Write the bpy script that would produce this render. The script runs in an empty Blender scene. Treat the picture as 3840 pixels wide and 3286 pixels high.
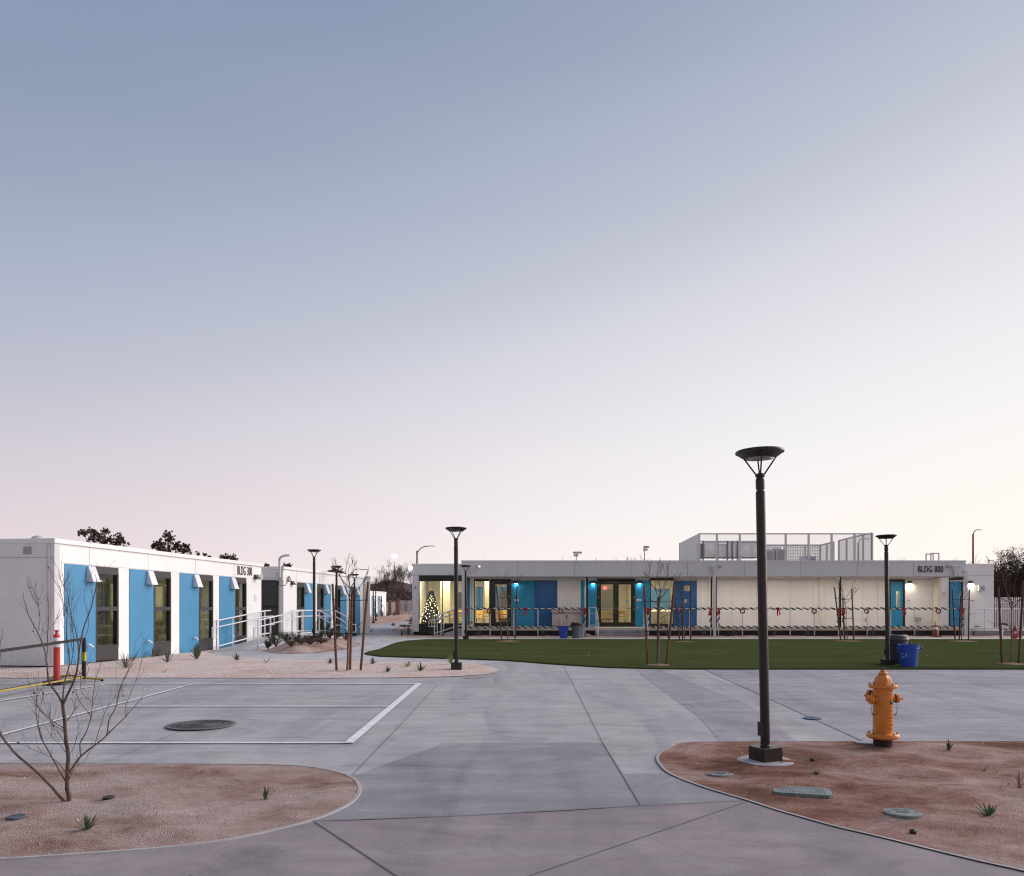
import bpy, bmesh, math, random
from mathutils import Vector, Matrix
from mathutils.geometry import tessellate_polygon
from mathutils import noise as mnoise
R = math.radians
random.seed(7)
scene = bpy.context.scene
col = scene.collection
F = 2927.0; CX = 1920.0; HY = 2283.0; CH = 1.83

# ---------------------------------------------------------------- terrain profile
PROF = [(-500,0),(0,0),(19.5,.40),(34,.455),(41,.46),(72,.55),(100,.98),(140,1.03),(9000,1.03)]
def G(y):
    for (a,za),(b,zb) in zip(PROF,PROF[1:]):
        if y <= b:
            return za+(zb-za)*(y-a)/(b-a)
    return 1.03
def P(px,py,d):
    return Vector(((px-CX)/F*d, d, CH+(HY-py)/F*d))
def X(px,d): return (px-CX)/F*d
def Z(py,d): return CH+(HY-py)/F*d
def GP(px,py):
    lo,hi = .5,3000.
    for _ in range(60):
        m=(lo+hi)/2
        if HY+(CH-G(m))*F/m > py: lo=m
        else: hi=m
    return Vector(((px-CX)/F*lo, lo, G(lo)))

# ---------------------------------------------------------------- materials
MATS = {}
def lin(c):
    return tuple(((v/255)/12.92 if v/255<=.04045 else ((v/255+.055)/1.055)**2.4) for v in c)
def nodes_of(m): m.use_nodes=True; return m.node_tree.nodes, m.node_tree.links
def mat(name, c=(.4,.4,.4), rough=.6, metal=0., var=.0, vs=6., bump=0., bs=40., c2=None, spec=.5, stretch=(1,1,1), coat=0.):
    if name in MATS: return MATS[name]
    m = bpy.data.materials.new(name); N,L = nodes_of(m); b = N['Principled BSDF']
    b.inputs['Base Color'].default_value=(*c,1); b.inputs['Roughness'].default_value=rough
    b.inputs['Metallic'].default_value=metal; b.inputs['Specular IOR Level'].default_value=spec
    if coat: b.inputs['Coat Weight'].default_value=coat
    tc = N.new('ShaderNodeTexCoord'); mp=N.new('ShaderNodeMapping'); mp.inputs['Scale'].default_value=stretch
    L.new(tc.outputs['Object'],mp.inputs['Vector'])
    if var or c2:
        n=N.new('ShaderNodeTexNoise'); n.inputs['Scale'].default_value=vs; n.inputs['Detail'].default_value=6
        L.new(mp.outputs[0],n.inputs['Vector'])
        r=N.new('ShaderNodeValToRGB'); e=r.color_ramp.elements
        lo = c2 if c2 else tuple(max(0,v*(1-var)) for v in c); hi = c if c2 else tuple(min(1,v*(1+var)) for v in c)
        e[0].position=.35; e[0].color=(*lo,1); e[1].position=.65; e[1].color=(*hi,1)
        L.new(n.outputs['Fac'],r.inputs[0]); L.new(r.outputs[0],b.inputs['Base Color'])
    if bump:
        n2=N.new('ShaderNodeTexNoise'); n2.inputs['Scale'].default_value=bs; n2.inputs['Detail'].default_value=8
        L.new(mp.outputs[0],n2.inputs['Vector'])
        bp=N.new('ShaderNodeBump'); bp.inputs['Strength'].default_value=bump; bp.inputs['Distance'].default_value=.02
        L.new(n2.outputs['Fac'],bp.inputs['Height']); L.new(bp.outputs[0],b.inputs['Normal'])
    MATS[name]=m; return m
def emit(name,c,s):
    if name in MATS: return MATS[name]
    m=bpy.data.materials.new(name); N,L=nodes_of(m); b=N['Principled BSDF']
    b.inputs['Base Color'].default_value=(*c,1); b.inputs['Emission Color'].default_value=(*c,1); b.inputs['Emission Strength'].default_value=s
    MATS[name]=m; return m
def glass(name,tint=(.93,.95,.94),refl=.015):
    m=bpy.data.materials.new(name); N,L=nodes_of(m); N.remove(N['Principled BSDF'])
    t=N.new('ShaderNodeBsdfTransparent'); t.inputs[0].default_value=(*tint,1)
    g=N.new('ShaderNodeBsdfGlossy'); g.inputs['Roughness'].default_value=.02; g.inputs[0].default_value=(.9,.9,.9,1)
    lw=N.new('ShaderNodeLayerWeight'); lw.inputs[0].default_value=.35
    ma=N.new('ShaderNodeMath'); ma.operation='MULTIPLY_ADD'; ma.inputs[1].default_value=.45; ma.inputs[2].default_value=refl
    mx=N.new('ShaderNodeMixShader'); L.new(lw.outputs['Fresnel'],ma.inputs[0]); L.new(ma.outputs[0],mx.inputs[0])
    L.new(t.outputs[0],mx.inputs[1]); L.new(g.outputs[0],mx.inputs[2]); L.new(mx.outputs[0],N['Material Output'].inputs[0])
    return m
def ramp(N,L,src,stops):
    r=N.new('ShaderNodeValToRGB'); e=r.color_ramp.elements
    while len(e)<len(stops): e.new(.5)
    for el,(p,c) in zip(e,stops): el.position=p; el.color=(*c,1)
    L.new(src,r.inputs[0]); return r.outputs[0]
def noi(N,L,vec,scale,detail=6,rough=.6,st=None,dist=0.):
    if st:
        mp=N.new('ShaderNodeMapping'); mp.inputs['Scale'].default_value=st; L.new(vec,mp.inputs[0]); vec=mp.outputs[0]
    n=N.new('ShaderNodeTexNoise'); n.inputs['Scale'].default_value=scale; n.inputs['Detail'].default_value=detail
    n.inputs['Roughness'].default_value=rough; n.inputs['Distortion'].default_value=dist; L.new(vec,n.inputs['Vector']); return n.outputs['Fac']
def mixc(N,L,f,a,b,mode='MIX'):
    x=N.new('ShaderNodeMix'); x.data_type='RGBA'; x.blend_type=mode
    for s,v in ((0,f),(6,a),(7,b)):
        if hasattr(v,'links'): L.new(v,x.inputs[s])
        elif s==0: x.inputs[0].default_value=v
        else: x.inputs[s].default_value=(*v,1)
    return x.outputs[2]
def mth(N,L,op,a,b=None,c=None):
    x=N.new('ShaderNodeMath'); x.operation=op
    for i,v in enumerate((a,b,c)):
        if v is None: continue
        if hasattr(v,'links'): L.new(v,x.inputs[i])
        else: x.inputs[i].default_value=v
    return x.outputs[0]
def concrete(name, base, streak=.22, dirt=.15, brown=(.30,.24,.20)):
    m=bpy.data.materials.new(name); N,L=nodes_of(m); b=N['Principled BSDF']
    tc=N.new('ShaderNodeTexCoord'); geo=N.new('ShaderNodeNewGeometry'); v=geo.outputs['Position']
    big=noi(N,L,v,.35,5,.55,(1,1,1),.6)
    st=noi(N,L,v,1.1,7,.7,(.35,2.6,1),.3)
    fine=noi(N,L,v,45,6,.7)
    mid=noi(N,L,v,3.0,8,.75,(.8,1.5,1),.8)
    c0=ramp(N,L,big,[(.25,tuple(x*(1-dirt) for x in base)),(.5,base),(.75,tuple(min(1,x*(1+dirt*.8)) for x in base))])
    c1=mixc(N,L,streak,c0,ramp(N,L,st,[(.3,(.18,.18,.19)),(.52,base),(.72,(.62,.61,.6))]))
    c2=mixc(N,L,mth(N,L,'MULTIPLY',ramp(N,L,mid,[(.52,(0,0,0)),(.78,(1,1,1))]),.36),c1,brown)
    cl=noi(N,L,v,.9,9,.72,(1,1.6,1),1.6)
    c2=mixc(N,L,1.,c2,ramp(N,L,cl,[(.30,(.70,.69,.70)),(.48,(1,1,1)),(.70,(1.16,1.15,1.14))]),'MULTIPLY')
    wv=noi(N,L,v,.55,4,.5,(2.4,.5,1),1.)
    c2=mixc(N,L,.8,c2,ramp(N,L,wv,[(.36,(.80,.80,.82)),(.50,(1,1,1)),(.62,(1.10,1.09,1.08))]),'MULTIPLY')
    c3=mixc(N,L,.22,c2,ramp(N,L,fine,[(.3,tuple(x*.6 for x in base)),(.7,tuple(min(1,x*1.3) for x in base))]))
    # small dark specks and pale scuffs
    vo=N.new('ShaderNodeTexVoronoi'); vo.inputs['Scale'].default_value=2.2; L.new(v,vo.inputs['Vector'])
    sp=ramp(N,L,vo.outputs['Distance'],[(.02,(1,1,1)),(.035,(0,0,0))])
    c4=mixc(N,L,mth(N,L,'MULTIPLY',sp,.5),c3,(.08,.07,.07))
    sc=noi(N,L,v,4.,9,.8,(.25,3.5,1),1.5)
    c5=mixc(N,L,mth(N,L,'MULTIPLY',ramp(N,L,sc,[(.63,(0,0,0)),(.7,(1,1,1))]),.35),c4,(.6,.58,.57))
    L.new(c5,b.inputs['Base Color'])
    L.new(mth(N,L,'MULTIPLY_ADD',mid,.3,.62),b.inputs['Roughness']); b.inputs['Specular IOR Level'].default_value=.12
    bp=N.new('ShaderNodeBump'); bp.inputs['Strength'].default_value=.25; bp.inputs['Distance'].default_value=.006
    L.new(mth(N,L,'ADD',fine,mth(N,L,'MULTIPLY',mid,1.5)),bp.inputs['Height']); L.new(bp.outputs[0],b.inputs['Normal'])
    MATS[name]=m; return m
def dirt(name, pale, red, dark, gscale=60., amt=.5):
    m=bpy.data.materials.new(name); N,L=nodes_of(m); b=N['Principled BSDF']
    geo=N.new('ShaderNodeNewGeometry'); v=geo.outputs['Position']
    big=noi(N,L,v,.9,8,.68,(.8,1.15,1),1.0)
    mid=noi(N,L,v,4.2,8,.75,(.85,1.15,1),.5)
    mixf=mth(N,L,'ADD',mth(N,L,'MULTIPLY',big,.62),mth(N,L,'MULTIPLY',mid,.38))
    k=(amt-.5)*.12
    pat=noi(N,L,v,.7,8,.66,(.85,1.3,1),1.0)
    mixf=mth(N,L,'ADD',mth(N,L,'MULTIPLY',mixf,.5),mth(N,L,'MULTIPLY',pat,.5))
    c0=ramp(N,L,mixf,[(.38-k,dark),(.455-k,red),(.52-k,tuple((a+c)/2 for a,c in zip(pale,red))),(.60-k,pale)])
    vo=N.new('ShaderNodeTexVoronoi'); vo.inputs['Scale'].default_value=gscale; L.new(v,vo.inputs['Vector'])
    gr=ramp(N,L,vo.outputs['Color'],[(.0,(.55,.52,.50)),(.5,(1,1,1)),(1.,(1.25,1.22,1.2))])
    c1=mixc(N,L,.75,c0,gr,'MULTIPLY')
    ed=ramp(N,L,vo.outputs['Distance'],[(.3,(1,1,1)),(.75,(.35,.32,.32))])
    c2=mixc(N,L,.7,c1,ed,'MULTIPLY')
    L.new(c2,b.inputs['Base Color']); b.inputs['Roughness'].default_value=.95; b.inputs['Specular IOR Level'].default_value=.1
    bp=N.new('ShaderNodeBump'); bp.inputs['Strength'].default_value=.9; bp.inputs['Distance'].default_value=.012
    L.new(mth(N,L,'SUBTRACT',mth(N,L,'MULTIPLY',mid,2.),vo.outputs['Distance']),bp.inputs['Height']); L.new(bp.outputs[0],b.inputs['Normal'])
    MATS[name]=m; return m
def turfmat():
    m=bpy.data.materials.new('artificial turf'); N,L=nodes_of(m); b=N['Principled BSDF']
    geo=N.new('ShaderNodeNewGeometry'); v=geo.outputs['Position']
    a=noi(N,L,v,90,6,.8,(1,.35,1)); c=noi(N,L,v,1.4,6,.7,(.12,2.2,1),.4); d=noi(N,L,v,.5,3)
    c0=ramp(N,L,a,[(.25,(.033,.043,.015)),(.5,(.071,.088,.033)),(.78,(.145,.165,.072))])
    c1=mixc(N,L,.75,c0,ramp(N,L,c,[(.3,(.62,.6,.6)),(.7,(1.3,1.25,1.2))]),'MULTIPLY')
    c2=mixc(N,L,.5,c1,ramp(N,L,d,[(.3,(.8,.85,.8)),(.7,(1.15,1.12,1.15))]),'MULTIPLY')
    L.new(c2,b.inputs['Base Color']); b.inputs['Roughness'].default_value=1.; b.inputs['Specular IOR Level'].default_value=.0
    bp=N.new('ShaderNodeBump'); bp.inputs['Strength'].default_value=1; bp.inputs['Distance'].default_value=.02
    L.new(a,bp.inputs['Height']); L.new(bp.outputs[0],b.inputs['Normal'])
    MATS['turf']=m; return m
def perf(name,c,open_,scale,hexa=False):
    m=bpy.data.materials.new(name); N,L=nodes_of(m); b=N['Principled BSDF']; b.inputs['Base Color'].default_value=(*c,1); b.inputs['Roughness'].default_value=.6
    t=N.new('ShaderNodeBsdfTransparent'); mx=N.new('ShaderNodeMixShader')
    if hexa:
        geo=N.new('ShaderNodeNewGeometry'); sx=N.new('ShaderNodeSeparateXYZ'); L.new(geo.outputs['Position'],sx.inputs[0])
        u=mth(N,L,'MULTIPLY',sx.outputs[0],scale); w=mth(N,L,'MULTIPLY',sx.outputs[2],scale*1.15)
        fu=mth(N,L,'SINE',mth(N,L,'ADD',u,w)); fw=mth(N,L,'SINE',mth(N,L,'SUBTRACT',u,w))
        f=mth(N,L,'LESS_THAN',mth(N,L,'MULTIPLY',fu,fw),.12)
        L.new(mth(N,L,'MULTIPLY_ADD',f,.62,.30),mx.inputs[0])
    else: mx.inputs[0].default_value=1-open_
    L.new(t.outputs[0],mx.inputs[1]); L.new(b.outputs[0],mx.inputs[2]); L.new(mx.outputs[0],N['Material Output'].inputs[0]); return m

white=mat('white wall panel',(.85,.83,.82),.55,var=.03,vs=2.,bump=.02,bs=60)
# fibre-cement panels: faint weather streaks
fascia=mat('fascia panel',(.72,.70,.73),.5,var=.035,vs=1.2,stretch=(1,1,.3))
blue1=mat('sky blue panel',(.055,.245,.44),.5,var=.05,vs=1.5)
blue2=mat('cyan blue panel',(.012,.25,.46),.45,var=.05,vs=1.5)
blue3=mat('deep blue panel',(.008,.10,.30),.45,var=.06,vs=1.5)
black=mat('black frame',(.012,.010,.009),.45)
dgrey=mat('dark bronze panel',(.034,.030,.033),.5,var=.06)
skirt=mat('black skirt',(.010,.009,.010),.7,var=.2)
bronze=mat('bronze lamp paint',(.024,.017,.015),.42,metal=.3,var=.12,vs=5,bump=.02,coat=.15)
railm=mat('white painted rail',(.72,.73,.77),.4,var=.04)
cream=mat('cream wall',(.78,.72,.63),.6,var=.02)
wood=mat('stake wood',(.14,.058,.030),.8,var=.35,vs=9,bump=.3,bs=60,stretch=(1,1,.15))
bark=mat('bark',(.10,.062,.050),.85,var=.35,vs=14,bump=.4,bs=80)
barkl=mat('pale bark',(.19,.135,.125),.85,var=.3,vs=14,bump=.4,bs=80)
twig=mat('twig',(.085,.045,.040),.85,var=.3,vs=8)
rubber=mat('black rubber',(.012,.012,.013),.6,var=.2)
conc=concrete('plaza concrete',(.42,.395,.402),streak=.34,dirt=.17)
conc2=concrete('near concrete',(.31,.262,.268),streak=.22,dirt=.20,brown=(.33,.25,.21))
conc3=concrete('dark concrete',(.30,.287,.30),streak=.30,dirt=.26)
concr=concrete('right concrete',(.34,.32,.345),streak=.34,dirt=.2)
conc4=concrete('path concrete',(.50,.48,.485),streak=.10)
curbc=concrete('curb concrete',(.42,.395,.395),streak=.05)
dirtr=dirt('red gravel',(.72,.55,.51),(.40,.215,.16),(.20,.095,.065),120,.34)
dirtl=dirt('brown gravel',(.74,.60,.56),(.49,.33,.275),(.22,.105,.07),120,.48)
dirtp=dirt('pale gravel',(.92,.78,.72),(.82,.60,.50),(.55,.34,.25),45,.85)
dirtf=dirt('desert soil',(.74,.56,.49),(.55,.34,.26),(.36,.20,.15),10,.5)
turf=turfmat()
paintw=mat('white line paint',(.78,.78,.80),.6,var=.12,vs=9)
jointm=mat('joint dark grey',(.13,.12,.125),.9)  # plain dark grey for the pavement joint strips
galv=mat('galvanised steel',(.76,.73,.75),.38,metal=.5,var=.15,vs=3)
steel=mat('stainless steel',(.50,.44,.43),.25,metal=.9,var=.08,vs=2)
red=mat('red plastic',(.60,.035,.035),.45,var=.08)
whitep=mat('white plastic',(.80,.80,.80),.4)
winglass=glass('window glass')
darkglass=glass('dark window glass',(.75,.76,.72),.04)

# ---------------------------------------------------------------- mesh builder
WL={}
class MB:
    def __init__(s,T=None): s.v=[]; s.f=[]; s.T=T
    def add(s,vs,fs):
        o=len(s.v)
        for p in vs:
            p=Vector(p); s.v.append(s.T@p if s.T is not None else p)
        for f in fs: s.f.append([i+o for i in f])
        return s
    def box(s,x0,x1,y0,y1,z0,z1):
        if x0>x1:x0,x1=x1,x0
        if y0>y1:y0,y1=y1,y0
        if z0>z1:z0,z1=z1,z0
        return s.add([(x0,y0,z0),(x1,y0,z0),(x1,y1,z0),(x0,y1,z0),(x0,y0,z1),(x1,y0,z1),(x1,y1,z1),(x0,y1,z1)],
          [(0,3,2,1),(4,5,6,7),(0,1,5,4),(1,2,6,5),(2,3,7,6),(3,0,4,7)])
    def rbox(s,c,sx,sy,sz,rz=0,bev=0):
        M=Matrix.Translation(c)@Matrix.Rotation(rz,4,'Z'); x,y,z=sx/2,sy/2,sz/2
        vs=[M@Vector(p) for p in ((-x,-y,-z),(x,-y,-z),(x,y,-z),(-x,y,-z),(-x,-y,z),(x,-y,z),(x,y,z),(-x,y,z))]
        return s.add(vs,[(0,3,2,1),(4,5,6,7),(0,1,5,4),(1,2,6,5),(2,3,7,6),(3,0,4,7)])
    def tube(s,pts,rads,n=8,caps=True):
        pts=[Vector(p) for p in pts]
        if not hasattr(rads,'__len__'): rads=[rads]*len(pts)
        vs=[];fs=[]; prev=None
        for i,p in enumerate(pts):
            t=(pts[min(i+1,len(pts)-1)]-pts[max(i-1,0)])
            if t.length<1e-9: t=Vector((0,0,1))
            t.normalize()
            if prev is None:
                a=Vector((0,0,1)) if abs(t.z)<.9 else Vector((1,0,0)); e1=t.cross(a).normalized()
            else:
                e1=prev-t*prev.dot(t)
                if e1.length<1e-6: e1=t.cross(Vector((1,0,0)))
                e1.normalize()
            prev=e1; e2=t.cross(e1)
            for k in range(n):
                a=2*math.pi*k/n; vs.append(p+(e1*math.cos(a)+e2*math.sin(a))*rads[i])
        for i in range(len(pts)-1):
            for k in range(n):
                a=i*n+k; b=i*n+(k+1)%n; fs.append((a,b,b+n,a+n))
        if caps and n>2:
            fs.append(tuple(range(n-1,-1,-1))); fs.append(tuple(range((len(pts)-1)*n,len(pts)*n)))
        return s.add(vs,fs)
    def lathe(s,prof,c=(0,0,0),n=24,axis='Z',sx=1,sy=1,caps=True):
        vs=[];fs=[]; m=len(prof)
        Rm=Matrix.Identity(4)
        if axis=='X': Rm=Matrix.Rotation(R(90),4,'Y')
        elif axis=='Y': Rm=Matrix.Rotation(R(90),4,'X')
        elif not isinstance(axis,str): Rm=axis
        M=Matrix.Translation(c)@Rm
        for (r,z) in prof:
            for k in range(n):
                a=2*math.pi*k/n; vs.append(M@Vector((r*math.cos(a)*sx,r*math.sin(a)*sy,z)))
        for i in range(m-1):
            for k in range(n):
                a=i*n+k;b=i*n+(k+1)%n; fs.append((a,b,b+n,a+n))
        if caps: fs.append(tuple(range(n-1,-1,-1))); fs.append(tuple(range((m-1)*n,m*n)))
        return s.add(vs,fs)
    def prism(s,poly,z0,z1):
        n=len(poly); vs=[(x,y,z0) for x,y in poly]+[(x,y,z1) for x,y in poly]
        return s.add(vs,[tuple(range(n-1,-1,-1)),tuple(range(n,2*n))]+[(i,(i+1)%n,(i+1)%n+n,i+n) for i in range(n)])
    def quad(s,*p): return s.add(p,[tuple(range(len(p)))])
    def torus(s,c,r,rr,n=24,m=8,lump=0,axis='Y'):
        pts=[]
        vs=[];fs=[]
        for i in range(n):
            a=2*math.pi*i/n; q=rr*(1+random.uniform(-lump,lump))
            for k in range(m):
                b=2*math.pi*k/m; q2=q*(1+random.uniform(-lump,lump)*.6)
                rad=r+q2*math.cos(b); h=q2*math.sin(b)
                v=(rad*math.cos(a),h,rad*math.sin(a)) if axis=='Y' else (rad*math.cos(a),rad*math.sin(a),h)
                vs.append(Vector(c)+Vector(v))
        for i in range(n):
            for k in range(m):
                fs.append((i*m+k,i*m+(k+1)%m,((i+1)%n)*m+(k+1)%m,((i+1)%n)*m+k))
        return s.add(vs,fs)
    def sphere(s,c,r,n=10,m=6,sz=1.):
        return s.lathe([(max(1e-4,r*math.sin(math.pi*i/m)),-r*sz*math.cos(math.pi*i/m)) for i in range(m+1)],c,n)
    def build(s,name,m,parent=None,smooth=False,bevel=0.,origin=None):
        if parent is not None: w=WL.get(parent.name,Vector((0,0,0)))
        elif origin is not None: w=Vector(origin)
        elif s.v:
            xs=[p.x for p in s.v];ys=[p.y for p in s.v];zs=[p.z for p in s.v]
            w=Vector(((min(xs)+max(xs))/2,(min(ys)+max(ys))/2,min(zs)))
        else: w=Vector((0,0,0))
        me=bpy.data.meshes.new(name); me.from_pydata([tuple(p-w) for p in s.v],[],s.f)
        bm=bmesh.new(); bm.from_mesh(me); bmesh.ops.recalc_face_normals(bm,faces=bm.faces); bm.to_mesh(me); bm.free()
        if m: me.materials.append(m)
        if smooth:
            for p in me.polygons: p.use_smooth=True
            try: me.set_sharp_from_angle(angle=R(38))
            except Exception: pass
        o=bpy.data.objects.new(name,me); col.objects.link(o)
        if parent is not None: o.parent=parent
        else: o.location=w
        WL[o.name]=w
        if bevel:
            b=o.modifiers.new('bevel','BEVEL'); b.width=bevel; b.segments=2; b.limit_method='ANGLE'
        return o
def tag(o,label=None,cat=None,group=None,kind=None):
    if label: o['label']=label
    if cat: o['category']=cat
    if group: o['group']=group
    if kind: o['kind']=kind
    return o
def thing(name,label,cat,loc,group=None):
    o=bpy.data.objects.new(name,None); col.objects.link(o); o.location=loc; o.empty_display_size=.2
    WL[o.name]=Vector(loc); return tag(o,label,cat,group)
def kids(o): return [c for c in bpy.data.objects if c.parent==o]
def copy_thing(o,loc,rz=0.,label=None,group=None,scale=1.,tilt=(0,0)):
    r=o.copy(); col.objects.link(r); r.location=loc; r.rotation_euler=(tilt[0],tilt[1],rz); r.scale=(scale,)*3
    if label: r['label']=label
    if group: r['group']=group
    for c in kids(o):
        d=c.copy(); col.objects.link(d); d.parent=r
        for g in kids(c):
            e=g.copy(); col.objects.link(e); e.parent=d
    return r
def struct(mb,name,m,**k): return tag(mb.build(name,m,**k),kind='structure')

# ---------------------------------------------------------------- sheets that follow the terrain
BEDS=[]
def inside(poly,x,y):
    c=False; n=len(poly); j=n-1
    for i in range(n):
        xi,yi=poly[i]; xj,yj=poly[j]
        if (yi>y)!=(yj>y) and x<(xj-xi)*(y-yi)/(yj-yi)+xi: c=not c
        j=i
    return c
def edged(poly,x,y):
    b=1e9; n=len(poly)
    for i in range(n):
        ax,ay=poly[i]; bx,by=poly[(i+1)%n]; dx,dy=bx-ax,by-ay; l=dx*dx+dy*dy
        t=max(0,min(1,((x-ax)*dx+(y-ay)*dy)/l)) if l else 0
        b=min(b,math.hypot(x-ax-dx*t,y-ay-dy*t))
    return b
def smooth_poly(pts,it=2,keep=()):
    for _ in range(it):
        out=[]
        n=len(pts)
        for i in range(n):
            a=pts[i];b=pts[(i+1)%n]
            out.append((a[0]*.78+b[0]*.22,a[1]*.78+b[1]*.22)); out.append((a[0]*.22+b[0]*.78,a[1]*.22+b[1]*.78))
        pts=out
    return pts
def bedh(bed,x,y):
    poly,amp,base,fn=bed
    e=edged(poly,x,y); f=min(1,e/.35); f=f*f*(3-2*f)
    n=mnoise.fractal(Vector((x*1.1,y*1.9,3.)),.9,2.1,4)
    h=base+amp*f*(.35+n*1.3)+ (fn(x,y,e) if fn else 0)
    return max(h,.015)
def ground(x,y):
    for b in BEDS:
        if inside(b[0],x,y): return G(y)+bedh(b,x,y)
    return G(y)+.004
def on(px,py,dz=0.):
    p=GP(px,py); return Vector((p.x,p.y,ground(p.x,p.y)+dz))
def sheet(name,poly,m,dz,xs,ys,bed=None,thick=0.):
    bm=bmesh.new(); tri=tessellate_polygon([[Vector((x,y,0)) for x,y in poly]])
    vs=[bm.verts.new((x,y,0)) for x,y in poly]
    for t in tri:
        try: bm.faces.new([vs[i] for i in t])
        except ValueError: pass
    for y in ys: bmesh.ops.bisect_plane(bm,geom=bm.verts[:]+bm.edges[:]+bm.faces[:],plane_co=(0,y,0),plane_no=(0,1,0))
    for x in xs: bmesh.ops.bisect_plane(bm,geom=bm.verts[:]+bm.edges[:]+bm.faces[:],plane_co=(x,0,0),plane_no=(1,0,0))
    for v in bm.verts:
        v.co.z=G(v.co.y)+(bedh(bed,v.co.x,v.co.y) if bed else dz)
    if thick:
        be=[e for e in bm.edges if e.is_boundary]
        r=bmesh.ops.extrude_edge_only(bm,edges=be)
        for g in r['geom']:
            if isinstance(g,bmesh.types.BMVert): g.co.z-=thick
    bmesh.ops.recalc_face_normals(bm,faces=bm.faces)
    me=bpy.data.meshes.new(name); bm.to_mesh(me); bm.free()
    up=sum(p.normal.z for p in me.polygons)
    if up<0: me.flip_normals()
    me.materials.append(m)
    if bed:
        for p in me.polygons: p.use_smooth=True
    o=bpy.data.objects.new(name,me); col.objects.link(o); return o
def fr(a,b,s):
    o=[];x=a
    while x<b: o.append(x); x+=s
    return o
def gpoly(pts): return [tuple(GP(*p)[:2]) if len(p)==2 else (p[0],p[1]) for p in pts]
KN=[.01,19.5,34,41,72,100,140]
# base soil
tag(sheet('ground',[(-3000,-60),(3000,-60),(3000,4500),(-3000,4500)],dirtf,-.03,[-60,-30,-10,0,10,30,60],KN+[10,300,1000]),kind='structure')
# plaza concrete
plz=gpoly([(-3200,3400),(-1200,2445)])
plaza=[(-40,-30),(40,-30),(40,GP(3840,2393).y),(GP(1560,2393).x,GP(1560,2393).y)]+gpoly([(1500,2380),(1470,2366),(1500,2350)])+[(-6.2,60),(-6.6,95),(-9.5,95),(-11.,70)]+gpoly([(1392,2345),(1375,2368),(1290,2400)])+[(-9.,31.0),(-10.2,24.8),(-13,19.3),(-40,19.3)]
tag(sheet('plaza_paving',plaza,conc,.004,[-20,-10,0,10,20],KN),kind='structure')
def slab(name,pxs,m,dz=.008,**k):
    return tag(sheet(name,gpoly(pxs),m,dz,k.get('xs',[]),KN+fr(1,19,3)),kind='structure')
CURVE=[(1172,3084),(1350,3080),(1750,3064),(2150,3043),(2402,3026),(2600,3017),(2810,3006)]
slab('near_paving',CURVE+[(5200,3600),(4200,6000),(-2000,6000),(-2200,3300),(324,3206)],conc2,.009)
slab('dark_paving',[(1320,2914),(1640,2800),(1652,2790),(2261,2790),(2340,2905),(2480,2905),(2560,2926),(2657,2961),(2810,3006),(2402,3026),(1750,3064),(1172,3084),(1300,3030),(1350,2960)],conc3,.0085)
slab('right_paving',[(2640,2513),(5500,2513),(6500,2783),(3240,2785),(3047,2697)],concr,.0075)
slab('band_paving',[(2380,2513),(2470,2513),(2800,2640),(2990,2783),(2700,2783),(2620,2690)],concr,.007)
# paler path beyond
slab('far_path',[(1500,2391),(4700,2391),(4700,2400),(1690,2400),(1600,2401),(1520,2408),(1480,2417),(1420,2439),(1366,2456),(1420,2466),(1630,2474),(1900,2483),(1800,2496),(1713,2484),(1395,2484),(1018,2473),(903,2468),(770,2453),(820,2440),(968,2441),(1180,2452),(1300,2436),(1350,2420),(1330,2400),(1388,2370)],conc4,.012)

def strip(mb,pa,pb,w0,w1=None,dz=.014):
    a,b=GP(*pa),GP(*pb); w1=w1 or w0; d=(b-a); d.z=0; n=Vector((-d.y,d.x,0)).normalized(); k=max(1,int(d.length/1.5))
    for i in range(k):
        q=[]
        for t,sg in ((i/k,-1),(i/k,1),((i+1)/k,1),((i+1)/k,-1)):
            p=a+d*t+n*sg*(w0+(w1-w0)*t)/2; q.append((p.x,p.y,G(p.y)+dz))
        mb.quad(*q)
j=MB()
for a,b,w in [((-600,2788),(1290,2788),.010),((1652,2789),(2485,2788),.012),((-300,2568),(5000,2567),.012),((1575,2566),(3840,2567),.010),
    ((1640,2571),(1485,2740),.012),((1485,2740),(1320,2912),.014),((2112,2500),(2150,2568),.012),((2150,2568),(2261,2790),.014),((2261,2790),(2402,3026),.017),
    ((2640,2512),(3047,2697),.012),((3047,2697),(3240,2785),.012),((2800,3012),(1960,3300),.012),
    ((1180,3088),(1500,3300),.022),((1860,2540),(1860,2567),.012),((390,2865),(690,2740),.008),
    ((2100,2511),(2000,2511),.008)]: strip(j,a,b,w*.62)
for a,b in zip(CURVE,CURVE[1:]): strip(j,a,b,.010)
tag(j.build('pavement_joints',jointm),kind='structure')
# drain slot
dm=MB(); strip(dm,(1740,2545),(1830,2543),.06,.06,.016); tag(dm.build('drain_grate',mat('grate',(.25,.25,.26),.5,var=.3)),'narrow pale trench drain grate set in the plaza beside the planting bed tip','drain grate')
# court lines
c=MB()
for a,b,w in [((-900,2790.5),(1312,2790.5),.066),((-300,2569.5),(1575,2568.5),.066),((444,2652.7),(1455,2652.7),.066),((718,2570),(-20,2767),.066),((390,2571),(0,2632),.066)]: strip(c,a,b,w,dz=.02)
strip(c,(1308,2792),(1571,2567),.115,dz=.022)
strip(c,(-20,2767),(-500,2895),.05,dz=.02)
tag(c.build('court_lines',paintw),kind='structure')

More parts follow.
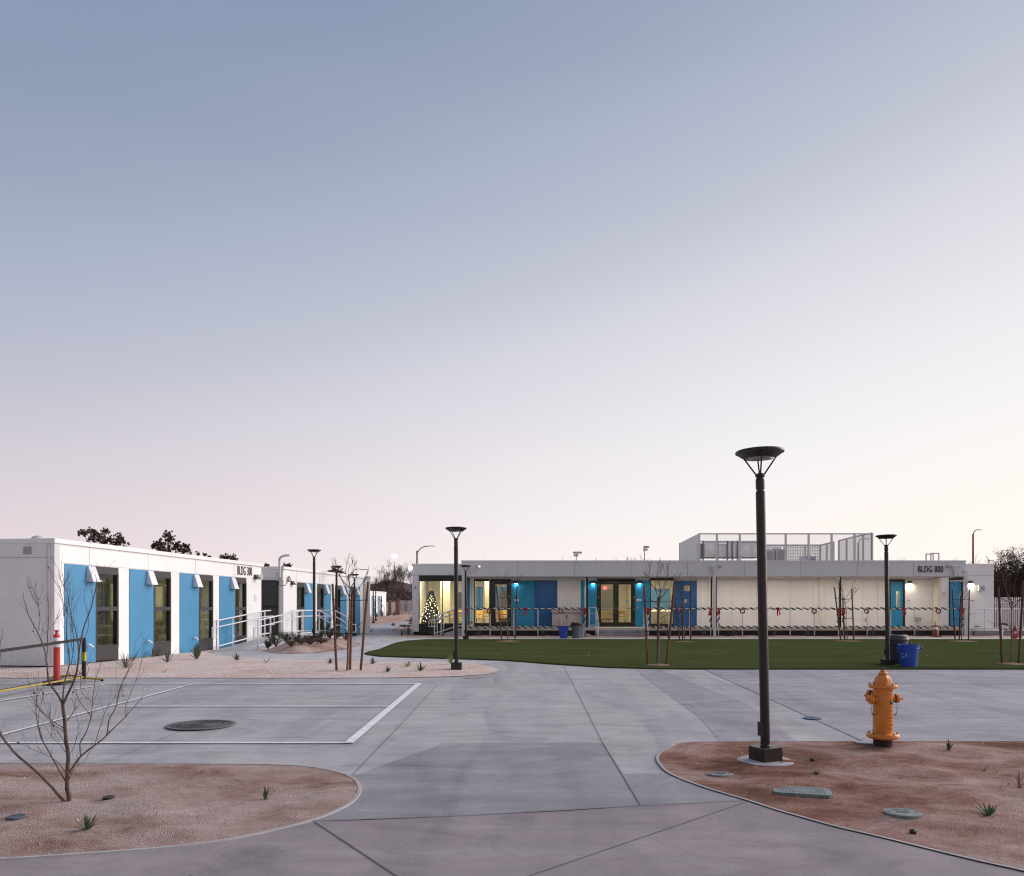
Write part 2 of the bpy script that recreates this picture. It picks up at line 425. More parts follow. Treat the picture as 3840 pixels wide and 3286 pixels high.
# beds
def bed(name,pts,m,amp,base,fn=None,step=.12,rim=True,rimw=.032,sm=1,lab=None):
    poly=smooth_poly(gpoly(pts),sm); b=(poly,amp,base,fn); BEDS.append(b)
    xs=[p[0] for p in poly]; ys=[p[1] for p in poly]
    x0,x1,y0,y1=max(min(xs),-30),min(max(xs),30),max(min(ys),0),max(ys)
    tag(sheet(name,poly,m,0,fr(x0,x1,step),fr(y0,y1,step)+KN,bed=b),kind='structure')
    if rim:
        r=MB(); n=len(poly)
        for i in range(n):
            a=Vector((*poly[i],0)); c_=Vector((*poly[(i+1)%n],0)); d=c_-a
            if d.length<1e-6: continue
            d.normalize(); nn=Vector((d.y,-d.x,0))*rimw
            e0=Vector((poly[i][0],poly[i][1],G(poly[i][1])+.018)); e1=Vector((c_.x,c_.y,G(c_.y)+.018))
            r.quad(e0,e1,e1+nn,e0+nn)
            r.quad(e0-nn*.25-Vector((0,0,.02)),e1-nn*.25-Vector((0,0,.02)),e1,e0)
        tag(r.build('edging',curbc),kind='structure')
F1=[(-1500,2867),(-400,2867),(500,2868),(927,2869),(1112,2874),(1205,2885),(1297,2906),(1340,2928),(1358,2958),(1348,2990),(1316,3022),(1251,3054),(1172,3084),(1019,3124),(834,3162),(649,3186),(324,3210),(0,3232),(-900,3280),(-2500,3300)]
bed('gravel_bed_near',F1,dirtl,.035,.010,step=.09)
F2=[(2556,2788),(2522,2804),(2487,2822),(2470,2840),(2473,2863),(2504,2898),(2560,2926),(2657,2961),(2748,2988),(2810,3006),(2928,3046),(3026,3073),(3137,3105),(3304,3143),(3484,3188),(3686,3237),(3840,3270),(4700,3480),(6000,3500),(5400,2784),(3840,2784),(2700,2786)]
bed('red_gravel_bed',F2,dirtr,.035,.010,step=.09,sm=1)
Mb=[(1872,2514),(1845,2530),(1700,2540),(1400,2545),(700,2545),(250,2544),(-700,2548),(-900,2512),(-300,2509),(100,2509),(240,2500),(500,2474),(700,2450),(822,2436),(765,2453),(903,2468),(1018,2473),(1395,2484),(1713,2484),(1800,2495),(1850,2505)]
bed('gravel_bed_by_building',Mb,dirtp,.018,.010,step=.22,sm=1,rim=False)
# ---- facade frame of the left building
C0=Vector((-11.14,19.33,0)); ud=Vector((.1463,.9892,0)).normalized(); vd=Vector((-.9892,.1463,0)).normalized()
TA=Matrix(((ud.x,vd.x,0,C0.x),(ud.y,vd.y,0,C0.y),(0,0,1,0),(0,0,0,1)))
def UV(u,v,z=0): return TA@Vector((u,v,z))
def u_of(px,v=0):
    k=(px-CX)/F; a=C0+vd*v; return (k*a.y-a.x)/(ud.x-k*ud.y)
def nfn(x,y,e): 
    f=min(1,e/.7); return .20*f*f*(3-2*f)
Nb=[(985,2445),(1060,2455),(1180,2451),(1290,2438),(1340,2424),(1325,2408),(1260,2402)]+[tuple(UV(u,-1.72)[:2])+(0,) for u in (13.0,11.5,10,8.5,7.4)]
bed('shrub_bed',Nb,dirtl,.03,.02,fn=nfn,step=.18,sm=1,rim=False)
def world_bed(name,pts,m,amp=.03,base=.016,step=.5):
    b=(smooth_poly(pts,1),amp,base,None); BEDS.append(b)
    ys=[p[1] for p in pts]; xs=[p[0] for p in pts]
    tag(sheet(name,b[0],m,0,fr(max(min(xs),-30),min(max(xs),30),step),fr(min(ys),max(ys),step)+KN,bed=b),kind='structure')
world_bed('soil_strip',[(-6.2,37.4),(-5.2,36.7),(32,36.7),(32,38.9),(-6,39.4)],dirtf)
# turf
T=[(1366,2455),(1380,2447),(1424,2437),(1455,2424),(1482,2414),(1522,2405.5),(1597,2400),(1700,2399.5),(1900,2399.5),(3840,2399.5),(4500,2399.5),(4500,2513),(3840,2513),(2900,2513),(2600,2512.5),(2431,2510.5),(2272,2506),(2112,2496.5),(1900,2480),(1760,2475),(1627,2471),(1500,2467),(1424,2464),(1385,2460)]
tp=gpoly(T)
tag(sheet('turf',tp,turf,.035,fr(-10,32,4),KN+fr(16,38,2),thick=.045),label='smooth dark green artificial turf lawn in front of the long low building',kind='structure')
BEDS.append((tp,0,.035,None))
# ================================================================ BUILDING 800 (long low building)
YW=41.2; YF=38.7
def XW(px): return X(px,YW)
def ZW(py): return Z(py,YW)
def XF(px): return X(px,YF)
def ZF(py): return Z(py,YF)
zdeck=ZW(2350.5); zb=G(41)-.05
b8=thing('modular_building','long low white building with blue panels, lit porch and BLDG 800 on its fascia','building',(XW(2640),YW,G(41)))
wt=.18
ztop=ZW(2115); zsoff=ZW(2166)
OPEN=[(1571,1733,2158,2378),(1778,1917,2172,2349),(2238,2382,2171,2353),(2438,2527,2168,2351),(3335,3393,2173,2353),(3558,3612,2165,2353)]
w=MB()
x=1546
for a,b,t,bo in OPEN+[(3727,3727,0,0)]:
    w.box(XW(x),XW(a),YW,YW+wt,ZW(2369),ztop)
    if b>a:
        w.box(XW(a),XW(b),YW,YW+wt,ZW(t),ztop)
        if bo<2360: w.box(XW(a),XW(b),YW,YW+wt,ZW(2369),ZW(bo))
    x=b
w.box(XW(1546),XW(1546)+wt,YW+wt,YW+13,ZW(2369),ztop); w.box(XW(3727)-wt,XW(3727),YW+wt,YW+13,ZW(2369),ztop)
w.box(XW(1546)+wt,XW(3727)-wt,YW+13-wt,YW+13,ZW(2369),ztop)
w.build('wall',white,b8)
MB().box(XW(1546)+wt,XW(3727)-wt,YW+wt,YW+13-wt,ztop-.25,ztop-.06).build('roof',mat('roof membrane',(.55,.53,.53),.8,var=.1),b8)
m=MB().box(XW(1546),XW(1733),YW-.025,YW-.001,ztop-.09,ztop+.01); m.box(XW(1546)-.022,XW(1546)-.001,YW-.025,YW+13,ztop-.09,ztop+.01); m.build('parapet_cap',white,b8)
m=MB().box(XW(3621),XW(3727),YW-.025,YW-.001,ztop-.09,ztop+.01); m.box(XW(3727)+.001,XW(3727)+.022,YW-.025,YW+13,ztop-.09,ztop+.01); m.build('parapet_cap',white,b8)
m=MB()
for xa,xb in ((1546,1733),(3621,3727)): m.box(XW(xa),XW(xb),YW-.006,YW-.001,ZW(2158.8),ZW(2157.6))
for px in (2745,2838,2963,3049,3094,3235,3290,3498,3513,1768,2625,2655): m.box(XW(px)-.006,XW(px)+.006,YW-.006,YW-.001,zdeck,ZW(2178))
m.box(XW(1762),XW(3612),YW-.007,YW-.001,ZW(2175.4),ZW(2174.4))
m.build('panel_joint',mat('joint line',(.42,.39,.37),.8),b8)
for a,b,dd in ((3070,3080,.10),(3499,3512,.45),(1735,1752,.3)): MB().box(XW(a),XW(b),YW-dd,YW-.0,zdeck,ZW(2168)).build('pilaster',cream,b8)
MB().box(XW(1546)+.05,XW(3727)-.05,YW+.10,YW+12.8,G(41)-.1,ZW(2369)).build('skirt',skirt,b8)
# coloured cladding
def clad(nm,a,b,t,bo,mm,dy=.016): return MB().box(XW(a),XW(b),YW-dy,YW-.001,ZW(bo),ZW(t)).build(nm,mm,b8)
clad('blue_panel',1753,1762,2166,2345,blue2); clad('blue_panel',1918,2003,2177,2349,blue2); clad('blue_panel',2003.3,2090,2177,2349,blue3)
clad('blue_panel',2178,2192,2177,2349,blue2); clad('blue_panel',2204,2238,2178,2352,blue2); clad('blue_panel',2382,2438,2177,2352,blue2)
clad('blue_panel',2527,2613,2178,2351,blue3)
# canopy
zc0=ZF(2162.5); zc1=ZF(2102)
m=MB(); m.box(XF(1731),XF(3621),YF,YF+.14,zc0,zc1-.08)
m.box(XF(1731),XF(1731)+.14,YF+.14,YW,zc0,zc1-.08); m.box(XF(3621)-.14,XF(3621),YF+.14,YW,zc0,zc1-.08)
m.build('fascia',fascia,b8)
MB().box(XF(1731)-.02,XF(3621)+.02,YF-.03,YF+.2,zc1-.08,zc1).build('fascia_cap',fascia,b8)
for px in (1942,2154,2366,2578,2791,3003,3215,3426): MB().box(XF(px)-.008,XF(px)+.008,YF-.004,YF-.0005,zc0,zc1-.082).build('fascia_joint',mat('fascia joint',(.30,.29,.31),.7),b8)
MB().box(XF(1731)+.14,XF(3621)-.14,YF+.14,YW-.001,zc0+.04,zc0+.10).build('soffit',mat('soffit',(.62,.57,.52),.7),b8)
MB().box(XF(1731)+.14,XF(3621)-.14,YF+.14,YW,zc1-.35,zc1-.16).build('canopy_roof',mat('roof membrane',(.5,.5,.5)),b8)
m=MB(); m.box(XF(1731)+.15,XF(3621)-.15,YF+.141,YF+.2,zc0-.012,zc0+.04); m.build('soffit_edge',black,b8)
# posts
for px in (1742,2201,2668,2685,3150,3618):
    xx=X(px,YF+.25); wd=.045 if px not in(2668,2685) else .03
    MB().box(xx-wd,xx+wd,YF+.2,YF+.3,G(39),zc0+.03).build('canopy_post',black,b8)
# downspouts with funnel heads
for px,fx,full in ((1773,1773,0),(2678,2678,1),(3580,3580,0)):
    xx=XF(px)
    m=MB(); zt=ZF(2126); n=.17
    m.add([(xx-n,YF-.20,zt),(xx+n,YF-.20,zt),(xx+n,YF-.001,zt),(xx-n,YF-.001,zt),(xx-.07,YF-.13,zt-.28),(xx+.07,YF-.13,zt-.28),(xx+.07,YF-.001,zt-.28),(xx-.07,YF-.001,zt-.28)],[(0,1,5,4),(1,2,6,5),(3,0,4,7),(4,5,6,7),(2,3,7,6)])
    m.box(xx-n-.02,xx+n+.02,YF-.22,YF-.001,zt-.001,zt+.03)
    m.box(xx-.06,xx+.06,YF-.12,YF-.02,G(38)+.02 if full else zc0+.02,zt-.28)
    m.build('downspout',fascia,b8)
for a,b in ((1732,1746),(3613,3625)):
    MB().box(XF(a),XF(b),YF-.10,YF+.02,G(38)+.02,zc0+.3).build('downspout',fascia,b8)
MB().box(XF(3588),XF(3613),YF-.10,YF-.01,zc0+.01,zc0+.14).build('downspout',fascia,b8)
for px,lit in ((1798,1),(2699,0),(3553,0)):
    o=MB().box(XF(px)-.07,XF(px)+.07,YF-.09,YF-.001,ZF(2129.5),ZF(2120)).build('wall_light',mat('fixture beige',(.40,.36,.32)),b8,bevel=.01)
    if 1: MB().box(XF(px)-.05,XF(px)+.05,YF-.097,YF-.0905,ZF(2128.5),ZF(2121.5)).build('lens',emit('pale lens',(1,.93,.85),1.0) if lit else mat('lens grey',(.5,.46,.45),.3),o)
# deck
zd=zdeck
m=MB(); m.box(XF(1738),XF(3621),YF+.05,YW,zd-.13,zd); m.build('deck',mat('deck edge',(.66,.58,.49),.7,var=.06),b8)
MB().box(XF(1745),XF(3615),YF+.12,YF+.2,G(38),zd-.13).build('skirt',skirt,b8)
# frames / windows
fy0,fy1=YW-.02,YW+.12
def glazed(nm,x0,x1,y0,y1,gl,outer=(0,0,0,0),mm=black,gm=None,parent=None):
    """black surround from px x0..x1,y0..y1 with glass rects gl (px)"""
    f=MB(); gs=sorted(gl); x=x0
    for (a,b,t,bo) in gs:
        f.box(XW(x),XW(a),fy0,fy1,ZW(y1),ZW(y0))
        f.box(XW(a),XW(b),fy0,fy1,ZW(t),ZW(y0)); f.box(XW(a),XW(b),fy0,fy1,ZW(y1),ZW(bo)); x=b
    f.box(XW(x),XW(x1),fy0,fy1,ZW(y1),ZW(y0))
    o=f.build(nm,mm,parent or b8)
    for (a,b,t,bo) in gs:
        MB().box(XW(a)-.01,XW(b)+.01,YW+.05,YW+.058,ZW(bo)-.01,ZW(t)+.01).build('pane',gm or winglass,o)
    return o
glazed('window',1571,1733,2158,2378,[(1573.5,1656.5,2180,2338),(1660,1733,2180,2338)])
glazed('window',1778,1836,2172,2349,[(1781.5,1834,2180,2337)])
d=glazed('door',1836.5,1917,2172,2349,[(1858,1901,2192,2333)])
MB().box(XW(1854)-.02,XW(1854)+.06,YW-.09,YW-.06,ZW(2281),ZW(2280)+.03).build('handle',steel,d)
for py in (2190,2238,2275,2325):
    MB().box(XW(1912)-.012,XW(1912)+.012,YW-.035,YW-.021,ZW(py+5),ZW(py-5)).build('hinge',steel,d)
o=MB(); o.box(XW(2238.5),XW(2381.5),fy0-.03,fy0+.03,ZW(2184),ZW(2171)); o.box(XW(2238.5),XW(2246),fy0-.03,fy1,ZW(2353),ZW(2184)); o.box(XW(2374),XW(2381.5),fy0-.03,fy1,ZW(2353),ZW(2184)); o.build('door_frame',black,b8)
for a,b,g in ((2246.5,2309.3,(2254,2300)),(2310.7,2373.5,(2320,2366))):
    d=glazed('door',a,b,2184.5,2352,[(g[0],g[1],2192,2334)])
    hx=XW(2305 if a<2300 else 2315)
    s=-1 if a<2300 else 1
    h=MB(); h.tube([(hx+s*.0,YW-.03,ZW(2289)),(hx,YW-.09,ZW(2289)),(hx,YW-.09,ZW(2275)),(hx,YW-.03,ZW(2275))],.012,6); h.build('handle',steel,d)
    MB().box(XW(g[0]),XW(g[1]),YW+.07,YW+.10,ZW(2283),ZW(2281)).build('push_bar',steel,d)
    xx=XW(2243 if a<2300 else 2377)
    for py in (2194,2240,2286,2332): MB().box(xx-.012,xx+.012,YW-.065,YW-.051,ZW(py+5),ZW(py-4)).build('hinge',steel,d)
glazed('window',2438,2527,2168,2351,[(2441,2524.5,2177.5,2339)])
# blue doors with slim lite
def blue_door(x0,x1,top,bot,l,header,lit=True):
    f=MB(); f.box(XW(x0),XW(x0)+.06,YW-.03,YW+.1,ZW(bot),ZW(header)); f.box(XW(x1)-.09,XW(x1),YW-.03,YW+.1,ZW(bot),ZW(header)); f.box(XW(x0)+.06,XW(x1)-.09,YW-.03,YW+.1,ZW(top),ZW(header)); f.build('door_frame',black,b8)
    d=MB(); a,b=XW(x0)+.065,XW(x1)-.095
    d.box(a,XW(l[0]),YW+.01,YW+.06,ZW(bot),ZW(top)); d.box(XW(l[1]),b,YW+.01,YW+.06,ZW(bot),ZW(top)); d.box(XW(l[0]),XW(l[1]),YW+.01,YW+.06,ZW(l[2]),ZW(top)); d.box(XW(l[0]),XW(l[1]),YW+.01,YW+.06,ZW(bot),ZW(l[3]))
    d=d.build('door',blue2,b8)
    MB().box(XW(l[0]),XW(l[1]),YW+.03,YW+.035,ZW(l[3]),ZW(l[2])).build('pane',winglass,d)
    q=MB(); q.box(XW(l[0])-.02,XW(l[0]),YW-.0,YW+.012,ZW(l[3])-.02,ZW(l[2])+.02); q.box(XW(l[1]),XW(l[1])+.02,YW,YW+.012,ZW(l[3])-.02,ZW(l[2])+.02); q.build('lite_frame',cream,d)
    MB().box(XW(x0)+.13,XW(x0)+.24,YW-.05,YW-.03,ZW(2290),ZW(2287)).build('handle',steel,d)
blue_door(3335,3393,2182,2352,(3362,3371,2218,2277),2173)
blue_door(3558,3612,2181,2352,(3599,3606,2219,2277),2166)
clad('header_panel',3537,3612,2162.5,2166,black,.03)
clad('door_transom',3559,3612,2177.5,2180.5,whitep,.06)
# small fixtures on the walls
def plate(nm,a,b,t,bo,mm,dy=.03,lab=None):
    o=MB().box(XW(a),XW(b),YW-dy-.016,YW-.001,ZW(bo),ZW(t)).build(nm,mm,b8,bevel=.004); 
    if lab: o['label']=lab
    return o
for px,py in ((1937,2251),(2396,2251),(3408,2251),(3647,2252)):
    o=plate('sign_plate',px-8,px+8,py-4,py+4,whitep,.01)
    MB().box(XW(px-5),XW(px+5),YW-.031,YW-.027,ZW(py+1),ZW(py-1)).build('sign_text',mat('sign ink',(.10,.10,.10)),o)
plate('card_reader',2389,2394,2275,2284,mat('fixture beige',(.4,.36,.32)),.03)
o=plate('speaker_box',2563,2585,2197,2217,mat('speaker beige',(.52,.47,.40)),.10)
MB().lathe([(.095,0),(.095,.008)],(XW(2574),YW-.117,ZW(2207)),20,'Y').build('speaker_grille',mat('grille tan',(.42,.38,.33),.8,var=.2,vs=80),o)
o=plate('speaker_box',3664,3688,2196,2218,mat('speaker white',(.66,.64,.66)),.16)
MB().lathe([(.095,0),(.095,.008)],(XW(3678),YW-.177,ZW(2207)),20,'Y').build('speaker_grille',mat('grille grey',(.42,.40,.43),.8,var=.2,vs=80),o)
o=plate('restroom_sign',2564,2576,2247,2259,whitep,.01)
MB().torus((XW(2570),YW-.032,ZW(2253)),.05,.012,16,6).build('sign_symbol',mat('sign ink'),o) if False else MB().torus((XW(2570),YW-.032,ZW(2253)),.05,.012,16,6).build('sign_symbol',black,o)
for px,py in ((2548,2183),(2048,2183.5)):
    o=plate('camera',px-3,px+3,py-3,py+3,black,.05); MB().box(XW(px-1.2),XW(px+1.2),YW-.071,YW-.067,ZW(py+1.2),ZW(py-1.2)).build('lens',whitep,o)
plate('fire_alarm',1764,1772,2330,2338,mat('alarm pink',(.55,.15,.15)),.03)
plate('drinking_fountain',3431,3445,2316,2329,steel,.25)
plate('louvre_vent',3522,3552,2219,2239,whitep,.03)
for k in range(4):
    MB().box(XW(3525),XW(3549),YW-.06,YW-.047,ZW(2224+k*4),ZW(2222.4+k*4)).build('slat',mat('slat cream',(.60,.52,.40)),b8)
plate('hose_bib',3656,3668,2348,2351,mat('brass',(.3,.16,.08)),.2); plate('vent_cap',1556,1561,2201,2207,dgrey,.03)
plate('junction_box',3244,3250,2318,2330,mat('box grey',(.45,.42,.42)),.05)
# sconces
def lamp_light(nm,kind,loc,energy,color,size=.1,rot=(0,0,0),**k):
    l=bpy.data.lights.new(nm,kind); l.energy=energy; l.color=color
    if kind=='AREA':
        l.shape=k.get('shape','SQUARE'); l.size=size
        if 'size_y' in k: l.shape='RECTANGLE'; l.size_y=k['size_y']
        l.spread=k.get('spread',math.pi)
    elif kind=='SPOT': l.spot_size=k.get('spot',R(120)); l.spot_blend=.8; l.shadow_soft_size=size
    else: l.shadow_soft_size=size
    o=bpy.data.objects.new(nm,l); col.objects.link(o); o.location=loc; o.rotation_euler=rot
    return o
for px,py,cw,e in ((1935,2184,1,1.6),(2224,2184,1,1.6),(2397,2184,1,1.6),(3409,2184,0,6),(3637,2184,0,6)):
    o=MB(); xx=XW(px); z0=ZW(py+4); z1=ZW(py-5)
    o.add([(xx-.085,YW-.20,z0),(xx+.085,YW-.20,z0),(xx+.085,YW-.001,z0),(xx-.085,YW-.001,z0),(xx-.065,YW-.14,z1),(xx+.065,YW-.14,z1),(xx+.065,YW-.001,z1),(xx-.065,YW-.001,z1)],[(4,5,6,7),(0,1,5,4),(1,2,6,5),(2,3,7,6),(3,0,4,7),(0,3,2,1)])
    o=o.build('wall_lamp',dgrey,b8)
    c=(.90,.97,1.0) if cw else (1,.84,.62)
    MB().box(xx-.07,xx+.07,YW-.18,YW-.03,z0-.014,z0-.002).build('lens',emit('lamp lens cool' if cw else 'lamp lens warm',c,9),o)
    lamp_light('wall_lamp_light','AREA',(xx,YW-.11,z0-.02),e,c,.13)
# warm wash of the porch lights under the canopy
for px in (1850,2060,2310,2480,2640,2790,2950,3110,3270,3450):
    xx=X(px,YF+1.0)
    o=MB().lathe([(.05,-.008),(.05,0)],(xx,YF+1.0,zc0+.04),16).build('porch_light',whitep,b8)
    MB().lathe([(.04,-.012),(.04,-.009)],(xx,YF+1.0,zc0+.04),16).build('lens',emit('porch lens',(1,.85,.65),.6),o)
    lamp_light('porch_downlight','AREA',(xx,YF+1.0,zc0-.02),14.5 if px>2500 else 7.5,(1,.90,.78),.16)
# lettering
def text3d(body,loc,h,xs,mm,parent,name='building_number',rot=(R(90),0,0),ext=.012,off=.0,space=1.0,world=True,bold=.02):
    cu=bpy.data.curves.new('lettering','FONT'); cu.body=body; cu.size=h/.69; cu.extrude=ext; cu.offset=bold*h; cu.space_character=space; cu.align_x='CENTER'; cu.align_y='CENTER'
    t=bpy.data.objects.new('lettering',cu); col.objects.link(t)
    dg=bpy.context.evaluated_depsgraph_get(); dg.update(); me=bpy.data.meshes.new_from_object(t.evaluated_get(dg)); bpy.data.objects.remove(t)
    M=Matrix.Translation(loc)@Matrix.Rotation(rot[2],4,'Z')@Matrix.Rotation(rot[0],4,'X')@Matrix.Diagonal((xs,1,1,1))
    me.transform(M)
    w=WL.get(parent.name,Vector()) if parent else Vector(loc)
    me.transform(Matrix.Translation(-w)); me.materials.clear(); me.materials.append(mm)
    o=bpy.data.objects.new(name,me); col.objects.link(o)
    if parent: o.parent=parent
    else: o.location=w
    WL[o.name]=w; return o
ink=mat('sign letter',(.015,.014,.016),.5)
text3d('BLDG 800',(XF(3489),YF-.012,ZF(2136.3)),.31,.615,ink,b8,bold=.010,space=1.08)
# ---------------- interior of building 800 (real rooms)
inw=mat('room cream wall',(.78,.74,.60),.7); inb=mat('room blue wall',(.03,.13,.28),.6); inf=mat('room floor',(.55,.50,.40),.5,var=.1)
ix0,ix1=XW(1552)+.05,XW(2615); iy0,iy1=YW+wt+.002,YW+6
zc=ZW(2176)+.05
MB().box(ix0,ix1,iy0,iy1,zd-.02,zd).build('room_floor',inf,b8)
MB().box(ix0,ix1,iy0,iy1,zc+.14,zc+.18).build('room_ceiling',whitep,b8)
m=MB(); m.box(ix0,ix1,iy1,iy1+.05,zd,zc+.14); m.box(ix0-.01,ix0+.03,iy0,iy1,zd,zc+.14)
for xx in (XW(2205),XW(2412)): m.box(xx-.04,xx+.04,iy0,iy1,zd,zc+.14)
m.box(ix1-.02,ix1+.02,iy0,iy1,zd,zc+.14)
m.box(X(1652,YW+2.4),X(1688,YW+2.4),YW+2.3,YW+2.4,zd,zc+.14); m.box(X(1818,43.5),X(1836,43.5),43.4,43.5,zd,zc+.14)
m.build('room_wall',inw,b8)
m=MB(); m.box(X(1785,YW+5),X(1812,YW+5),YW+5.0,YW+5.04,zd+.8,ZW(2190)); m.box(X(1838,YW+5),X(1915,YW+5),YW+5.0,YW+5.04,zd+.8,ZW(2190))
m.box(X(2440,YW+4.5),X(2512,YW+4.5),YW+4.5,YW+4.54,zd+.6,ZW(2200)); m.build('room_blue_wall',inb,b8)
m=MB(); m.box(X(1598,YW+3),X(1606,YW+3),YW+3,YW+3.05,zd,zc); m.box(X(1716,YW+4),X(1736,YW+4),YW+4,YW+4.05,zd+.9,zd+1.9); m.box(X(1873,YW+4.9),X(1905,YW+4.9),YW+4.9,YW+4.95,zd,zd+2.0); m.box(X(2256,YW+4),X(2302,YW+4),YW+4,YW+4.05,zd+.3,zd+2.1); m.build('room_dark_panel',mat('room dark',(.06,.055,.05)),b8)
tube_m=emit('fluorescent panel',(1,.97,.86),7)
for px,yy,wd,n in ((1700,YW+2.2,1.2,1),(1800,YW+2.6,1.1,2),(1880,YW+3.,1.,2),(2290,YW+2.8,1.1,1),(2480,YW+1.6,1.5,3),(1610,YW+3.4,1.,1)):
    for k in range(n):
        xx=X(px,yy+k*.8); MB().box(xx-wd/2,xx+wd/2,yy+k*.8,yy+k*.8+.14,zc+.06,zc+.13).build('ceiling_panel_light',tube_m,b8)
for px,yy,e in ((1640,YW+1.6,70),(1850,YW+2.2,80),(2310,YW+2.2,60),(2480,YW+2.2,60)):
    lamp_light('room_light','AREA',(X(px,yy),yy,zc+.03),e*1.25,(1,.83,.50),1.6,size_y=1.8)
for px,(a,b) in ((3366,(3352,3382)),(3602,(3590,3614))):  # small lit rooms behind the slim panes
    m=MB(); m.box(XW(a),XW(b),YW+1.6,YW+1.65,zd,zc); m.box(XW(a)-.04,XW(a),YW+wt,YW+1.6,zd,zc); m.box(XW(b),XW(b)+.04,YW+wt,YW+1.6,zd,zc); m.box(XW(a),XW(b),YW+wt,YW+1.65,zc,zc+.05); m.box(XW(a),XW(b),YW+wt,YW+1.65,zd-.05,zd); m.build('closet_wall',inw,b8)
    lamp_light('closet_light','AREA',(XW(px),YW+.9,zc-.05),12,(1,.82,.55),.4)
# exit sign
ex=MB().box(X(2262,YW+3),X(2275,YW+3),YW+2.97,YW+3.0,Z(2211,YW+3),Z(2200.5,YW+3)); ex=tag(ex.build('exit_sign',whitep),'white exit sign with red letters above the lobby inside the double glass doors','exit sign')
text3d('EXIT',(X(2268.5,YW+3),YW+2.962,Z(2205.8,YW+3)),.13,.62,emit('exit red',(1,.05,.07),1.6),ex,name='sign_text',bold=.05)
MB().box(X(2263,YW+3),X(2274.5,YW+3),YW+2.965,YW+2.969,Z(2210.5,YW+3),Z(2201,YW+3)).build('glow_plate',emit('exit glow',(.9,.25,.22),.25),ex)
nt=MB().box(X(2340,YW+.1),X(2355,YW+.1),YW+.062,YW+.066,Z(2262,YW+.1),Z(2252,YW+.1)); tag(nt.build('door_notice',whitep),'small white paper notice stuck inside the pane of the double doors','notice')
m=MB()
# furniture
yellow=mat('tan shell plastic',(.85,.56,.13),.5); chleg=mat('chair leg metal',(.12,.11,.10),.4,metal=.6); woodt=mat('table top',(.45,.27,.11),.5)
def chair(name='stacking_chair'):
    t=thing(name,'','chair',(0,0,0)); 
    MB().box(-.22,.22,-.22,.22,.43,.46).build('seat',yellow,t,bevel=.01)
    m=MB(); m.box(-.22,.22,.19,.22,.50,.58); m.box(-.22,.22,.19,.22,.64,.86); m.box(-.22,-.15,.19,.22,.58,.64); m.box(.15,.22,.19,.22,.58,.64); m.build('backrest',yellow,t,bevel=.008)
    for sx in(-1,1):
        for sy in(-1,1): MB().tube([(sx*.19,sy*.17,.43),(sx*.24,sy*.24,0)],.012,6).build('leg',chleg,t)
    return t
ch=chair()
spots=[(1800,YW+2.2,0,'tan shell chair behind the left window pane, at the near table'),(1828,YW+1.6,2.9,'tan shell chair turned sideways beside the dark glass door frame'),(1872,YW+1.5,3.1,'tan shell chair centred behind the single glass door'),(1895,YW+2.4,0,'tan shell chair behind the single glass door, further back by the table'),
 (2268,YW+1.0,3.14,'tan shell chair just inside the left leaf of the double doors'),(2287,YW+1.05,3.14,'tan shell chair next to the meeting stiles inside the double doors'),(2328,YW+1.1,3.14,'tan shell chair just inside the right leaf of the double doors'),
 (1707,YW+1.8,.3,'tan shell chair behind the pole at the christmas tree window'),(1722,YW+2.8,3.1,'tan shell chair at the back right of the christmas tree room')]
for i,(px,yy,rz,lb) in enumerate(spots):
    loc=(X(px,yy),yy,zd)
    if i==0: ch.location=loc; ch.rotation_euler.z=rz; ch['label']=lb; ch['group']='chairs inside the lit rooms'
    else: copy_thing(ch,loc,rz,lb,'chairs inside the lit rooms')
def table(px,yy,wd,lb):
    t=thing('meeting_table',lb,'table',(X(px,yy),yy,zd),'tables inside the lit rooms'); xx=X(px,yy)
    MB().box(xx-wd/2,xx+wd/2,yy-.35,yy+.35,zd+.71,zd+.74).build('tabletop',woodt,t)
    for sx in(-1,1):
        for sy in(-1,1): MB().tube([(xx+sx*(wd/2-.08),yy+sy*.3,zd),(xx+sx*(wd/2-.08),yy+sy*.3,zd+.71)],.02,6).build('leg',chleg,t)
table(1815,YW+2.9,1.5,'brown table in the lit room behind the window left of the single door'); table(1885,YW+3.2,1.3,'brown table seen through the single glass door'); table(1718,YW+2.3,1.1,'brown table in the christmas tree room near the dividing wall')
# bins inside window
def room_bin(px,yy,lb):
    xx=X(px,yy); t=thing('waste_bin',lb,'bin',(xx,yy,zd),'bins inside the lit window')
    MB().lathe([(.2,0),(.24,.75),(.25,.76)],(xx,yy,zd),16).build('body',mat('beige bin',(.50,.46,.34),.5),t,smooth=True)
    MB().lathe([(.26,.762),(.26,.80),(.12,.90),(.02,.91)],(xx,yy,zd),16).build('lid',mat('beige bin lid',(.60,.56,.42),.5),t,smooth=True)
room_bin(2450,YW+1.4,'beige domed waste bin at the left edge inside the wide window'); room_bin(2492,YW+1.5,'beige domed waste bin at the middle inside the wide window'); room_bin(2510,YW+1.3,'beige domed waste bin at the right edge inside the wide window')
